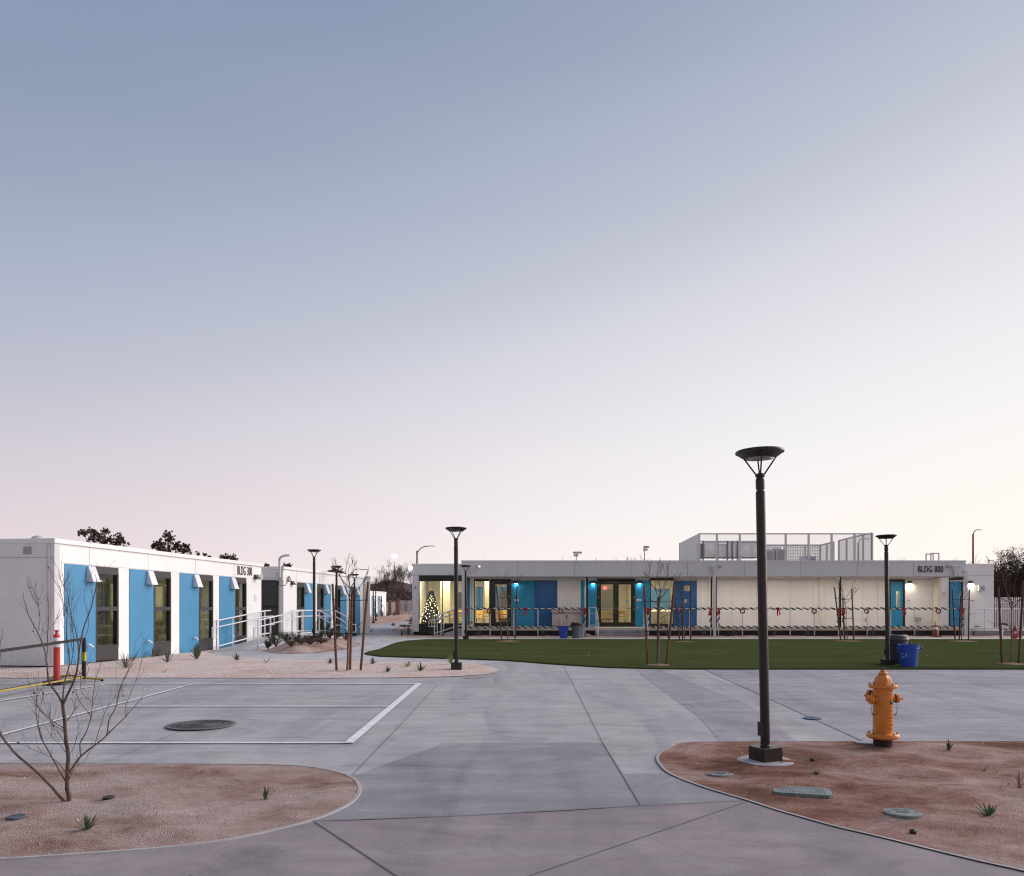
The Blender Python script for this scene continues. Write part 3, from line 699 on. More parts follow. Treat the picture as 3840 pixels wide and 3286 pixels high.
# christmas tree in window
xt,yt=X(1617,YW+1.1),YW+1.1
pine=mat('artificial pine',(.010,.026,.022),.8,var=.4,vs=20); xm=thing('christmas_tree','tall decorated christmas tree with warm lights behind the corner window','christmas tree',(xt,yt,zd))
rnd=random.Random(3); m=MB(); Ht=1.98
for k in range(6500):
    h=rnd.random()**.8; z=.12+h*(Ht-.2); rr=(1-h)*.60+.03; a=rnd.random()*6.283; rr*=.82+.30*mnoise.noise(Vector((math.cos(a)*2.2,math.sin(a)*2.2,z*5)))+.10*((z*7)%1); q=rr*(rnd.random()**.35)
    c=Vector((xt+q*math.cos(a),yt+q*math.sin(a),zd+z)); d=Vector((math.cos(a),math.sin(a),rnd.uniform(-.5,.2))).normalized(); L_=rnd.uniform(.06,.13); n=d.cross(Vector((0,0,1))).normalized()*rnd.uniform(.010,.02)
    m.quad(c-n,c+n,c+d*L_+n*.3+Vector((0,0,rnd.uniform(-.01,.02))),c+d*L_-n*.3); m.quad(c-Vector((0,0,.012)),c+Vector((0,0,.012)),c+d*L_)
m.build('foliage',pine,xm)
MB().tube([(xt,yt,zd),(xt,yt,zd+1.9)],.03,6).build('trunk',bark,xm)
MB().sphere((xt,yt,zd+Ht),.055).build('tree_topper',mat('topper',(.35,.2,.12)),xm)
bulb0=None
for k in range(92):
    h=((k+.5)/92)**.95; z=.14+h*(Ht-.3); rr=(1-h)*.60+.05; a=k*2.4+rnd.uniform(-.3,.3)
    if math.sin(a)>.35: a=-a
    p=(xt+rr*math.cos(a),yt+rr*math.sin(a),zd+z)
    if bulb0 is None:
        bulb0=MB().sphere((0,0,0),.013,8,5).build('light_bulb',emit('warm bulb',(1,.80,.45),14),None,origin=(0,0,0)); bulb0.parent=xm; bulb0.location=Vector(p)-Vector((xt,yt,zd))
    else:
        b_=bulb0.copy(); col.objects.link(b_); b_.location=Vector(p)-Vector((xt,yt,zd))
for k in range(14):
    h=rnd.random()*.8; rr=(1-h)*.60+.03; a=-rnd.random()*3.14; MB().sphere((xt+rr*math.cos(a),yt+rr*math.sin(a),zd+.2+h*Ht*.85),.028,8,6).build('bauble',red if k%2 else mat('gold bauble',(.6,.4,.12),.3,metal=.6),xm)
for k,(dx,dy,s,c,lb) in enumerate(((-.42,-.35,.26,(.55,.50,.46),'pale grey wrapped present under the left side of the christmas tree'),(-.05,-.5,.2,(.62,.55,.48),'small cream present under the middle of the christmas tree'),(.42,-.3,.24,(.34,.36,.34),'dark grey present under the right side of the christmas tree'))):
    t=thing('present',lb,'present',(xt+dx,yt+dy,zd)); MB().box(xt+dx-s/2,xt+dx+s/2,yt+dy-s/2,yt+dy+s/2,zd,zd+s*.7).build('box',mat('wrap%d'%k,c),t)
    MB().box(xt+dx-.02,xt+dx+.02,yt+dy-s/2-.004,yt+dy+s/2+.004,zd+.002,zd+s*.7+.004).build('ribbon',red,t)
# stainless drinking cabinet on the porch
cb=thing('serving_cabinet','stainless steel two door serving cabinet standing on the porch against the wall','cabinet',(XW(2123),YW-.4,zd))
MB().box(XW(2068),XW(2177),YW-.62,YW-.03,zd+.05,ZW(2300)).build('body',steel,cb,bevel=.01)
MB().box(XW(2067),XW(2178),YW-.66,YW-.02,ZW(2299),ZW(2296)).build('counter',steel,cb,bevel=.006)
MB().box(XW(2067),XW(2178),YW-.08,YW-.02,ZW(2295.9),ZW(2282)).build('backsplash',steel,cb,bevel=.006)
for a,b in ((2070,2122),(2124,2175)): 
    d=MB().box(XW(a),XW(b),YW-.64,YW-.622,zd+.1,ZW(2303)).build('door',steel,cb,bevel=.004)
    MB().box(XW(b if a<2100 else a)-.03,XW(b if a<2100 else a)+.0,YW-.67,YW-.642,ZW(2320),ZW(2306)).build('handle',chleg,d)
# ---------------- steps
st=thing('entrance_steps','two concrete steps up to the double glass doors','steps',(X(2325,YF),YF-.4,G(38)))
xs0,xs1=X(2231,YF),X(2419,YF); hh=(zd-G(38))/3
m=MB(); m.box(xs0,xs1,YF-.62,YF+.05,G(38)-.05,G(38)+hh).build('step',conc3,st)
MB().box(xs0,xs1,YF-.31,YF+.051,G(38)+hh,G(38)+2*hh).build('step',conc3,st)
MB().box(xs0+.001,xs1-.001,YF-.62-.002,YF-.58,G(38)+hh-.03,G(38)+hh+.002).build('nosing',curbc,st)
MB().box(xs0+.001,xs1-.001,YF-.312,YF-.27,G(38)+2*hh-.03,G(38)+2*hh+.002).build('nosing',curbc,st)
# ---------------- rails
def railrun(name,label,base,posts,cat='railing',group=None,hts=(1.0,.13),r=.024,foot=0.,hand=None,mm=railm,pr=.026,loops=()):
    """base: list of world points on the walking line; posts: list of points"""
    o=thing(name,label,cat,posts[0],group)
    for i,h in enumerate(hts):
        MB().tube([p+Vector((0,0,h)) for p in base],r,10).build('top_rail' if i==0 else 'bottom_rail',mm,o,smooth=True)
    if hand:
        pts=[p+Vector((0,0,hand)) for p in base]
        d0=(pts[0]-pts[1]).normalized()*.3; d0.z=0; d1=(pts[-1]-pts[-2]).normalized()*.3; d1.z=0
        pre=[];post=[]
        if 0 in loops: pre=[pts[0]+Vector((0,0,-.33)),pts[0]+d0+Vector((0,0,-.33)),pts[0]+d0]
        if 1 in loops: post=[pts[-1]+d1,pts[-1]+d1+Vector((0,0,-.33)),pts[-1]+Vector((0,0,-.33))]
        MB().tube(pre+pts+post,r*.85,8).build('handrail',mm,o,smooth=True)
    for p in posts:
        MB().tube([p+Vector((0,0,-foot)),p+Vector((0,0,hts[0]))],pr,10).build('post',mm,o,smooth=True)
    return o
yr=YF+.0
zr=Z(2283,yr)-zd
def sec(px0,px1,posts,lb):
    base=[Vector((X(px0,yr),yr,zd)),Vector((X(px1,yr),yr,zd))]
    return railrun('guard_rail',lb,base,[Vector((X(p,yr),yr,zd)) for p in posts],group='white porch guard rails',hts=(zr,Z(2352,yr)-zd),foot=.36)
secs=[(1748,2194,[1748,1838,1927,2017,2106,2194],'white porch guard rail with garland left of the entrance steps'),
(2431,2665,[2431,2508,2587,2665],'white porch guard rail with garland in front of the wide window right of the steps'),
(2694,3144,[2694,2784,2873,2963,3054,3144],'white porch guard rail with garland behind the tallest lamp post'),
(3163,3608,[3163,3252,3340,3429,3518,3608],'white porch guard rail with garland at the BLDG 800 end of the porch')]
gar=mat('garland green',(.022,.045,.025),.9,var=.4,vs=30)
def helix(mb,a,b,rr=.034,pitch=.335,rad=.031,ph=0.):
    a=Vector(a);b=Vector(b);d=(b-a);L_=d.length;d.normalize(); e1=d.cross(Vector((0,1,0))) if abs(d.y)<.9 else d.cross(Vector((0,0,1))); e1.normalize(); e2=d.cross(e1)
    n=int(L_/.03); pts=[];rs=[]
    for i in range(n+1):
        t=i*L_/n; an=ph+2*math.pi*t/pitch; pts.append(a+d*t+(e1*math.cos(an)+e2*math.sin(an))*(rr+random.uniform(0,.006))); rs.append(rad*random.uniform(.7,1.35))
    mb.tube(pts,rs,5)
    for i in range(n*9):   # needle fringe
        k=random.randrange(n); c=pts[k]; q=Vector((random.uniform(-1,1),random.uniform(-1,1),random.uniform(-1,1))).normalized()*random.uniform(.02,.036); s=q.cross(Vector((.3,.5,.7))).normalized()*.005
        mb.quad(c-s,c+s,c+q)
for n_,(a,b,ps,lb) in enumerate(secs):
    sec(a,b,ps,lb)
    where=['left of the steps','by the wide window','behind the tallest lamp post','under the building number'][n_]
    for zz,wrd in ((zd+zr,'top'),(Z(2352,yr),'bottom')):
        m=MB(); helix(m,(X(a,yr)+.03,yr,zz),(X(b,yr)-.03,yr,zz),ph=random.random()*6)
        tag(m.build('garland',gar),'dark green garland wound along the %s porch rail %s'%(wrd,where),'garland','garlands on the porch rails')
    for e,pp in (('left',a),('right',b)):
        if (n_==0 and e=='left') : continue
        m=MB(); helix(m,(X(pp,yr),yr,Z(2350,yr)),(X(pp,yr),yr,zd+zr-.03),ph=1.)
        tag(m.build('garland',gar),'dark green garland wound up the %s end post, rail %s'%(e,where),'garland','garlands on the porch rails')
redc=mat('red ribbon',(.42,.012,.02),.6,var=.25,vs=30)
def bow():
    o=thing('ribbon_bow','','bow',(0,0,0),'red bows on the porch rail')
    m=MB()
    for s in (-1,1):
        pts=[Vector((0,0,0)),Vector((s*.06,-.02,.06)),Vector((s*.125,-.03,.035)),Vector((s*.11,-.02,-.03)),Vector((0,0,0))]
        for off in (-.022,.022): pass
        vs=[];n=len(pts)
        for p in pts: vs+= [p+Vector((0,-.025,-.012)),p+Vector((0,.025,.012))]
        m.add(vs,[(2*i,2*i+1,2*i+3,2*i+2) for i in range(n-1)])
        m.sphere((s*.055,-.02,.015),.048,8,6,.8)
    m.sphere((0,-.035,.0),.035,8,6); m.build('knot',redc,o)
    for s,l in ((-1,.33),(1,.30)):
        m=MB(); P_=[Vector((s*.01,-.04,0)),Vector((s*.05,-.045,-l*.5)),Vector((s*.055+.0,-.035,-l))]
        vs=[]
        for i,p in enumerate(P_): vs+=[p+Vector((-.03,0,0)),p+Vector((.03,0,-.01)),p+Vector((.03,.008,-.01)),p+Vector((-.03,.008,0))]
        m.add(vs,[(0,1,5,4),(4,5,9,8),(1,2,6,5),(5,6,10,9),(2,3,7,6),(6,7,11,10),(3,0,4,7),(7,4,8,11),(8,9,10,11)]); m.build('tail',redc,o)
    return o
bw=bow()
BX=[(1750,'red bow on the first post left of the porch, by the blue strip'),(1970,'red bow hanging on the rail in front of the cyan panel'),(2193,'red bow on the garlanded post left of the entrance steps'),(2431,'red bow on the garlanded post right of the entrance steps'),(2664,'red bow just left of the white downspout at mid porch'),(2695,'red bow just right of the white downspout at mid porch'),(2917,'red bow on the rail beside the tallest lamp post'),(3145,'red bow just left of the black porch post by the staked sapling'),(3162,'red bow just right of the black porch post by the staked sapling'),(3389,'red bow in front of the hinge side of the wide blue door'),(3609,'red bow at the rail end next to the narrow blue door')]
for i,(px,lb) in enumerate(BX):
    loc=(X(px,yr-.07),yr-.07,Z(2284,yr)); rz=random.uniform(-.25,.25)
    if i==0: bw.location=loc; bw['label']=lb
    else: copy_thing(bw,loc,rz,lb,tilt=(0,random.uniform(-.18,.18)))
def wreath():
    o=thing('wreath','','wreath',(0,0,0),'red wreaths on the porch rail')
    MB().torus((0,0,-.11),.105,.027,30,7,.35).build('ring',mat('wreath red',(.20,.018,.016),.9,var=.4,vs=40),o)
    m=MB(); m.tube([(-.008,-.02,-.10),(.0,-.025,-.03),(.01,-.02,.03)],[.022,.016,.006],6); m.build('ornament',mat('wreath ornament',(.62,.45,.35),.4,metal=.3),o)
    m=MB()
    for s in(-1,1): m.tube([(0,-.02,-.02),(s*.03,-.03,.04),(s*.05,-.03,.06)],[.01,.012,.004],5)
    m.build('top_sprig',mat('sprig',(.45,.2,.08)),o)
    return o
wr=wreath()
WX=[(1834,'red wreath on the porch rail in front of the single door frame'),(2103,'red wreath on the porch rail in front of the steel cabinet'),(2547,'red wreath on the porch rail in front of the deep blue panel'),(2784,'red wreath on the porch rail just left of the tallest lamp post'),(3053,'red wreath on the porch rail left of the staked sapling by the blank wall'),(3250,'red wreath on the porch rail right of the staked sapling by the blank wall'),(3519,'red wreath on the porch rail above the orange traffic cone')]
for i,(px,lb) in enumerate(WX):
    loc=(X(px,yr-.06),yr-.06,Z(2284,yr)); 
    if i==0: wr.location=loc; wr['label']=lb
    else: copy_thing(wr,loc,random.uniform(-.2,.2),lb)
# step hand rails
for px,lb,s in ((2210,'white hand rail loop on the left side of the entrance steps',1),(2416,'white hand rail on the right side of the entrance steps',-1)):
    a=Vector((X(px,yr),yr+.1,zd)); b=Vector((X(px+24 if s>0 else px,yr),yr-.1,zd)); 
    if s>0: base=[a,b,Vector((b.x+.02,yr-.85,G(38)))]; ps=[a,b,base[-1]]
    else: base=[a,Vector((a.x-.02,yr-.85,G(38)))]; ps=[a,base[-1]]
    railrun('hand_rail',lb,base,ps,foot=.0,hts=(1.0,.12),hand=.72,loops=(1,),group='hand rails of the entrance steps')
# left ramp
rp=MB(); xa,xb=X(1634,39.6),X(1738,39.6); ya,yb=YF+.25,YF+1.75
rp.add([(xa,ya,G(39)),(xb,ya,G(39)-.02),(xb,yb,G(39)-.02),(xa,yb,G(39)),(xb,ya,zd-.02),(xb,yb,zd-.02)],[(0,1,4),(3,5,2),(0,4,5,3),(1,2,5,4),(0,3,2,1)])
tag(rp.build('access_ramp',conc4),'short concrete access ramp rising to the porch beside the christmas tree window','ramp')
for yy,lb in ((ya,'sloping white ramp rail in front of the christmas tree window'),(yb-.05,'sloping white ramp rail close to the christmas tree window glass')):
    s_=lambda x:(x-xa)/(xb-xa)*(zd-G(39))+G(39)
    base=[Vector((xx,yy,s_(xx))) for xx in (xa,X(1705,39.6),)]+[Vector((xb,yy,zd-.02))]
    base[1].z=s_(base[1].x)+.03
    railrun('ramp_rail',lb,base,[base[0],Vector((xa+.33,yy,s_(xa+.33))),base[1],base[2]],hand=.80,loops=(0,),group='white rails of the left porch ramp')
# right landing: low retaining wall with rail going on beyond the building
yq=YF+.1
rw=MB(); rw.box(X(3626,yq),X(4500,yq),yq,yq+.18,G(38)-.05,Z(2365,yq)); tag(rw.build('retaining_wall',conc3),'low grey concrete retaining wall beyond the narrow blue door','low wall')
tag(MB().box(X(3626,yq),X(4500,yq),yq+.18,YW-.01,G(38)-.05,Z(2366.5,yq)).build('raised_walkway',conc4),kind='structure')
base=[Vector((X(3628,yq),yq+.1,Z(2366,yq))),Vector((X(4450,yq),yq+.1,Z(2366,yq)))]
railrun('guard_rail','plain white guard rail without garland on the low wall beyond the building number',base,[Vector((X(p,yq),yq+.1,Z(2366,yq))) for p in (3631,3697,3757,3830,3920,4050,4200,4400)],hts=(Z(2284,yq)-Z(2366,yq),.14))
# ---------------- roof plant
rz0=ZW(2115)-.06
def RX(px,d): return X(px,d)
d0,d1=44.,50.6
scr=thing('roof_screen','pale perforated mechanical screen on steel posts on the roof','screen',(X(2900,d0),d0,rz0))
zt=Z(2000,d0); scm=mat('screen frame',(.60,.55,.56),.5); x0,x1=X(2622,d0),X(3270,d0)
pfine=perf('fine perforated sheet',(.66,.58,.59),.80,1); pside=perf('side perforated sheet',(.66,.63,.63),.06,1); pside2=perf('right perforated sheet',(.60,.54,.56),.42,1); phex=perf('hex perforated sheet',(.60,.55,.56),.5,27,True)
m=MB(); m.box(x0,x1,d0-.03,d0+.03,zt-.07,zt); m.build('top_beam',scm,scr)
for px in (2622,2688,2774,2860,2946,3032,3118,3204,3270): MB().box(X(px,d0)-.05,X(px,d0)+.05,d0-.05,d0+.03,rz0,zt).build('post',scm,scr)
m=MB()
for a,b in zip((2622,2688,2774,2860,2946,3032,3118,3204),(2688,2774,2860,2946,3032,3118,3204,3270)): m.quad((X(a,d0)+.05,d0+.035,rz0+.3),(X(b,d0)-.05,d0+.035,rz0+.3),(X(b,d0)-.05,d0+.035,zt-.07),(X(a,d0)+.05,d0+.035,zt-.07))
m.build('mesh_panel',pfine,scr)
xl=X(2540,d1+.7)
m=MB(); m.quad((x0,d0,rz0+.05),(xl,d1,rz0+.05),(xl,d1,zt),(x0,d0,zt)); m.build('side_panel',pside,scr)
m=MB()
for t in (0,1): 
    xx=x0+(xl-x0)*t; yy=d0+(d1-d0)*t; m.box(xx-.03,xx+.03,yy-.03,yy+.03,rz0,zt)
m.build('side_post',scm,scr)
xr1=X(3146,d1)
def sidep(xa,ya,xb,yb,za,zb_,nm='side_panel',mm=pside2):
    m=MB(); m.quad((xa,ya,rz0+.25),(xb,yb,rz0+.25),(xb,yb,zb_),(xa,ya,za)); m.build(nm,mm,scr)
    m=MB(); m.tube([(xa,ya,za),(xb,yb,zb_)],.05,4)
    for t in (0,.5,1): 
        xx=xa+(xb-xa)*t; yy=ya+(yb-ya)*t; m.box(xx-.05,xx+.05,yy-.04,yy+.04,rz0,za+(zb_-za)*t)
    m.build('side_frame',scm,scr)
sidep(x1,d0,X(3205,46.6),46.6,zt,Z(2013,46.6)); sidep(X(3205,46.6),46.6,X(3146,49.5),49.5,Z(2013,46.6),Z(2028,49.5))
sidep(X(3126,51.5),51.5,X(3076,53.5),53.5,Z(2033,51.5),Z(2045,53.5))
m=MB(); m.quad((X(2870,53.5),53.5,rz0+.2),(X(3076,53.5),53.5,rz0+.2),(X(3076,53.5),53.5,Z(2046,53.5)),(X(2870,53.5),53.5,Z(2046,53.5))); m.build('back_panel',phex,scr)
m=MB(); m.tube([(X(2870,53.5),53.4,Z(2045,53.5)),(X(3076,53.5),53.4,Z(2045,53.5))],.05,4); m.tube([(X(2622,52),52,Z(2031,52)),(X(2842,52),52,Z(2031,52))],.05,4)
for px in (2946,3020): m.box(X(px,53.4)-.04,X(px,53.4)+.04,53.36,53.44,rz0,Z(2045,53.5))
m.build('back_frame',scm,scr)
ac=thing('rooftop_duct','galvanised rectangular air ducts strapped on a roof frame behind the perforated screen','air duct',(X(2730,46),46.5,rz0))
def duct(a,b,t,bo,nm='duct',dy=1.2,y=46.): return MB().box(X(a,y),X(b,y),y,y+dy,Z(bo,y),Z(t,y)).build(nm,galv,ac,bevel=.03)
duct(2641,2690,2037,2091); duct(2691.5,2728,2038,2091); duct(2729.5,2763,2036,2092,dy=1.3); duct(2766,2850,2036,2091); 
m=MB()
for px in (2637,2692,2728,2747,2766): m.box(X(px,45.9)-.035,X(px,45.9)+.035,45.9,45.96,rz0,Z(2028,45.9))
m.build('strut',mat('dark strut',(.12,.11,.12),.5,metal=.5),ac)
m=MB(); m.box(X(2632,45.93),X(2850,45.93),45.85,45.95,Z(2036,46),Z(2033.5,46)); m.box(X(2632,45.9),X(2850,45.9),45.85,45.95,Z(2094,46),Z(2090,46)); m.build('frame_rail',mat('dark strut'),ac)
m=MB(); m.box(X(2628,46),X(2639,46),45.99,47,Z(2095,46),Z(2038,46)); m.build('damper',dgrey,ac)
m=MB()
for k in range(3): m.box(X(2645,45.97),X(2848,45.97),45.975,45.995,Z(2066+k*9,46),Z(2065.2+k*9,46))
m.build('seam',mat('seam',(.7,.68,.7),.3,metal=.8),ac)
def acunit(px0,px1,t,lb,d=48.):
    o=thing('rooftop_unit',lb,'air conditioner',(X((px0+px1)/2,d),d,rz0),'rooftop units behind the screen')
    MB().box(X(px0,d),X(px1,d),d,d+1.1,rz0+.2,Z(t,d)).build('casing',mat('ac casing',(.52,.50,.52),.4,var=.05),o,bevel=.03)
    MB().lathe([(.32,0),(.32,.10),(.30,.11)],(X((px0+px1)/2,d),d+.55,Z(t,d)),20).build('fan_guard',galv,o)
    MB().box(X(px0,d)+.1,X(px1,d)-.1,d-.02,d-.002,rz0+.35,Z(t,d)-.12).build('coil_grille',mat('ac grille',(.32,.30,.32),.6,var=.3,vs=40),o)
    m=MB(); m.box(X(px0,d),X(px0,d)+.1,d,d+1.1,rz0,rz0+.2); m.box(X(px1,d)-.1,X(px1,d),d,d+1.1,rz0,rz0+.2); m.build('foot',dgrey,o)
acunit(2868,2905,2062,'grey rooftop unit just right of the tallest lamp post'); acunit(2910,2946,2058,'grey rooftop unit second right of the tallest lamp post'); acunit(3020,3062,2085,'low grey rooftop unit near the right part of the screen')
# roof hatch guard
hg=thing('hatch_guard','pale square tube guard frames standing on the roof above the building number','guard frame',(X(3490,44),44,rz0))
m=MB()
for a,b,t,yy in ((3472,3502,2076,44.),(3490,3523,2073.5,44.8)):
    za=Z(t,yy); m.box(X(a,yy),X(a,yy)+.05,yy,yy+.05,rz0,za); m.box(X(b,yy)-.05,X(b,yy),yy,yy+.05,rz0,za); m.box(X(a,yy)+.05,X(b,yy)-.05,yy,yy+.05,za-.06,za)
m.build('frame',scm,hg); 
# ================================================================ BUILDING 300 row (left)
zP0=CH-1.40; zH0=CH+1.12; zU=CH+1.60; zT=CH+1.72
def mod_building(name,label,u0,u1,vf,mods,depth,end_open=None,numb=None):
    """mods: list of (kind,ua,ub)"""
    o=thing(name,label,'building',UV(u0,vf+.1,G(UV(u0,0).y)))
    def L(mb,nm,mm,p=o,**k): return mb.build(nm,mm,p,**k)
    m=MB(TA)
    u=u0
    wins=[q for q in mods if q[0]=='w']
    for _,a,b in wins+[('e',u1,u1)]:
        m.box(u,a,vf,vf+.16,zP0,zU)
        if b>a: m.box(a,b,vf,vf+.16,zH0,zU)
        u=b
    # end walls + back
    m.box(u0,u0+.16,vf+.16,vf+depth,zP0,zU)
    if end_open: pass
    m.box(u1-.16,u1,vf+.16,vf+depth,zP0,zU); m.box(u0+.16,u1-.16,vf+depth-.16,vf+depth,zP0,zU)
    L(m,'wall',white)
    L(MB(TA).box(u0-.05,u1+.05,vf-.05,vf+depth+.05,zU,zT),'roof',white,bevel=.015)
    m=MB(TA)
    j_=mat('joint line')
    m.box(u0+.2,u1,vf-.004,vf-.0005,zH0-.0+.012,zH0+.02)
    m.box(u0-.004,u0-.0005,vf+.05,vf+depth,zH0+.13,zH0+.145)
    k=u0+1.25
    while k<u1: m.box(k,k+.01,vf-.004,vf-.0005,zH0+.02,zU); k+=2.52
    L(m,'panel_joint',j_)
    L(MB(TA).box(u0+.05,u1-.05,vf+.06,vf+depth-.1,zP0-.35,zP0),'skirt',skirt)
    for q,a,b in mods:
        if q=='b':
            L(MB(TA).box(a,b,vf-.014,vf-.0005,zP0+.01,zH0),'blue_panel',blue1)
            # wedge shaped downlight
            c=(b-.20) if numb!='r' else (a+.22)
            z1=zH0-.02; z0=z1-.40
            m=MB(TA); m.add([(c-.13,vf-.015,z1),(c+.13,vf-.015,z1),(c-.13,vf-.06,z1),(c+.13,vf-.06,z1),(c-.15,vf-.015,z0),(c+.15,vf-.015,z0),(c-.15,vf-.20,z0),(c+.15,vf-.20,z0)],[(0,1,3,2),(2,3,7,6),(0,2,6,4),(1,5,7,3),(4,6,7,5),(0,4,5,1)])
            w_=L(m,'wall_lamp',mat('lamp shroud',(.70,.69,.72),.45))
            L(MB(TA).box(c-.09,c+.09,vf-.16,vf-.06,z0-.012,z0-.001),'lens',mat('lens grey'),w_)
            m=MB(TA); hb=b-.32; m.tube([(hb,vf-.014,zP0+.45),(hb,vf-.12,zP0+.45),(hb+.05,vf-.15,zP0+.40)],.022,8); m.box(hb-.05,hb+.05,vf-.09,vf-.07,zP0+.47,zP0+.49); L(m,'hose_bib',whitep)
        if q=='w':
            f=MB(TA); zt_=zH0-.20; zb_=zP0+.42; zm=CH+.0
            a0,b0=a+.05,b-.06; y0,y1=vf-.02,vf+.10
            f.box(a,b,y0+.01,y1,zt_+.06,zH0); f.box(a,b,y0+.01,y1,zP0+.02,zb_-.05)
            f.box(a,a0,y0,y1,zb_-.05,zt_+.06); f.box(b0,b,y0,y1,zb_-.05,zt_+.06); f.box(a0,b0,y0,y1,zt_,zt_+.06); f.box(a0,b0,y0,y1,zm-.055,zm+.055); f.box(a0,b0,y0,y1,zb_-.05,zb_)
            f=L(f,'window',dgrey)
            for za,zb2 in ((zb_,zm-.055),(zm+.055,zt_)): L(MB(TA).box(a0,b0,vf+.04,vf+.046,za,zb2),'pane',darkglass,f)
            # curtain
            m=MB(TA); n=16; vs=[]
            c0,c1=(a0+.35,b0) if random.random()<.6 else (a0,a0+.5)
            for i in range(n+1):
                uu=c0+(c1-c0)*i/n; vv=vf+.26+.03*math.sin(i*1.7); vs+=[(uu,vv,zb_-.1+random.random()*.02),(uu+ (.1*math.sin(i*.5)),vv,zt_+.1)]
            m.add(vs,[(2*i,2*i+2,2*i+3,2*i+1) for i in range(n)]); L(m,'curtain',random.choice([mat('curtain olive',(.50,.47,.30),.9),mat('curtain cream',(.55,.48,.38),.9)]),f)
    # interior
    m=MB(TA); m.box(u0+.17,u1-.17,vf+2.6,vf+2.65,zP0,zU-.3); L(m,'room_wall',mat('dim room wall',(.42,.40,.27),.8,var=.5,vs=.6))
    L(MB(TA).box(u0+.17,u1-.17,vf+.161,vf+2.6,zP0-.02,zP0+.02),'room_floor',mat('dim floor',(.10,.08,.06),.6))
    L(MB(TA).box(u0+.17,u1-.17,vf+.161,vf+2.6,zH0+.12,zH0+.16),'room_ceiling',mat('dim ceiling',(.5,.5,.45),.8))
    return o
def uu(*p): return [u_of(q) for q in p]
a_=uu(241,358,443,484,575,640,673,745,798,822,881,923)
mA=[('b',a_[0],a_[1]-.01),('w',a_[1],a_[2]),('b',a_[3],a_[4]-.01),('w',a_[4],a_[5]),('b',a_[6],a_[7]-.01),('w',a_[7],a_[8]),('b',a_[9],a_[10]-.01),('w',a_[10],a_[11])]
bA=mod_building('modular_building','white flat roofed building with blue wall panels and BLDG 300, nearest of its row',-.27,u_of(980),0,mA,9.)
b_=uu(1113,1141,1179,1189,1213,1240,1256,1276,1299,1316,1330,1350)
mB=[('w',b_[0],b_[1]-.01),('b',b_[1],b_[2]),('w',b_[3],b_[4]-.01),('b',b_[4],b_[5]),('w',b_[6],b_[7]-.01),('b',b_[7],b_[8]),('w',b_[9],b_[10]-.01),('b',b_[10],b_[11])]
bB=mod_building('modular_building','white flat roofed building with blue panels, second of its row past the screened entry',12.57,u_of(1361),0,mB,9.,numb='r')
bC=mod_building('modular_building','white building end beyond the second block of the row, mostly hidden',u_of(1362)+.30,u_of(1387,-.28),-.28,[],8.)
# corner trims
MB(TA).box(-.285,-.10,-.016,-.0005,zP0,zU).build('corner_trim',mat('trim grey',(.62,.61,.64),.5),bA)
MB(TA).box(-.33,-.271,.10,.16,zP0,zU).build('conduit',mat('trim grey'),bA)
MB(TA).box(-.3,-.271,.62,.82,zH0+.22,zH0+.40).build('vent_cap',mat('vent grey',(.35,.36,.40),.5),bA)
# end wall face tint panel (same cladding, plain)
text3d('BLDG 300',UV(u_of(917),-.014,Z(2143,19.33+.9892*u_of(917))),.315,.50,ink,bA,rot=(R(90),0,math.atan2(ud.y,ud.x)),bold=.0,space=1.15,ext=.004)
def uvbox(o,nm,a,b,v0,v1,z0,z1,mm,**k): return MB(TA).box(a,b,v0,v1,z0,z1).build(nm,mm,o,**k)
c=u_of(957); m=MB(TA); z=CH+1.28
m.add([(c-.1,-.001,z),(c+.1,-.001,z),(c-.1,-.03,z),(c+.1,-.03,z),(c-.12,-.001,z-.16),(c+.12,-.001,z-.16),(c-.12,-.17,z-.16),(c+.12,-.17,z-.16)],[(0,1,3,2),(2,3,7,6),(0,2,6,4),(1,5,7,3),(4,6,7,5),(0,4,5,1)]); m.build('wall_lamp',dgrey,bA)
c=u_of(1094); m=MB(TA); z=CH+1.16
m.add([(c-.1,-.001,z),(c+.1,-.001,z),(c-.1,-.03,z),(c+.1,-.03,z),(c-.12,-.001,z-.16),(c+.12,-.001,z-.16),(c-.12,-.17,z-.16),(c+.12,-.17,z-.16)],[(0,1,3,2),(2,3,7,6),(0,2,6,4),(1,5,7,3),(4,6,7,5),(0,4,5,1)]); m.build('wall_lamp',dgrey,bB)
for k in range(4): uvbox(bA,'vent_slat',u_of(965)+k*.11,u_of(965)+k*.11+.07,-.03,-.001,CH+1.12,CH+1.30,mat('vent pale',(.55,.55,.57)))
uvbox(bA,'door_sign',u_of(954),u_of(961),-.012,-.001,CH+.28,CH+.52,mat('sign pale',(.68,.67,.68))); 
# dark screened entry doors in the end wall of block B + recess back
cor=mat('dark corrugated screen',(.045,.043,.046),.5,var=.15); 
e=MB(TA); U=12.57
for k in range(34): e.box(U-.05,U-.03+.012*(k%2),.23+k*.07,.23+k*.07+.068,zP0+.3,CH+1.10)
e=e.build('entry_screen',cor,bB)
m=MB(TA); m.box(U-.075,U-.045,.20,.26,zP0+.3,CH+1.12); m.box(U-.075,U-.045,.26,2.7,zP0+1.45,zP0+1.53); m.box(U-.075,U-.045,.26,2.7,CH+1.10,CH+1.16); m.build('screen_frame',black,bB)
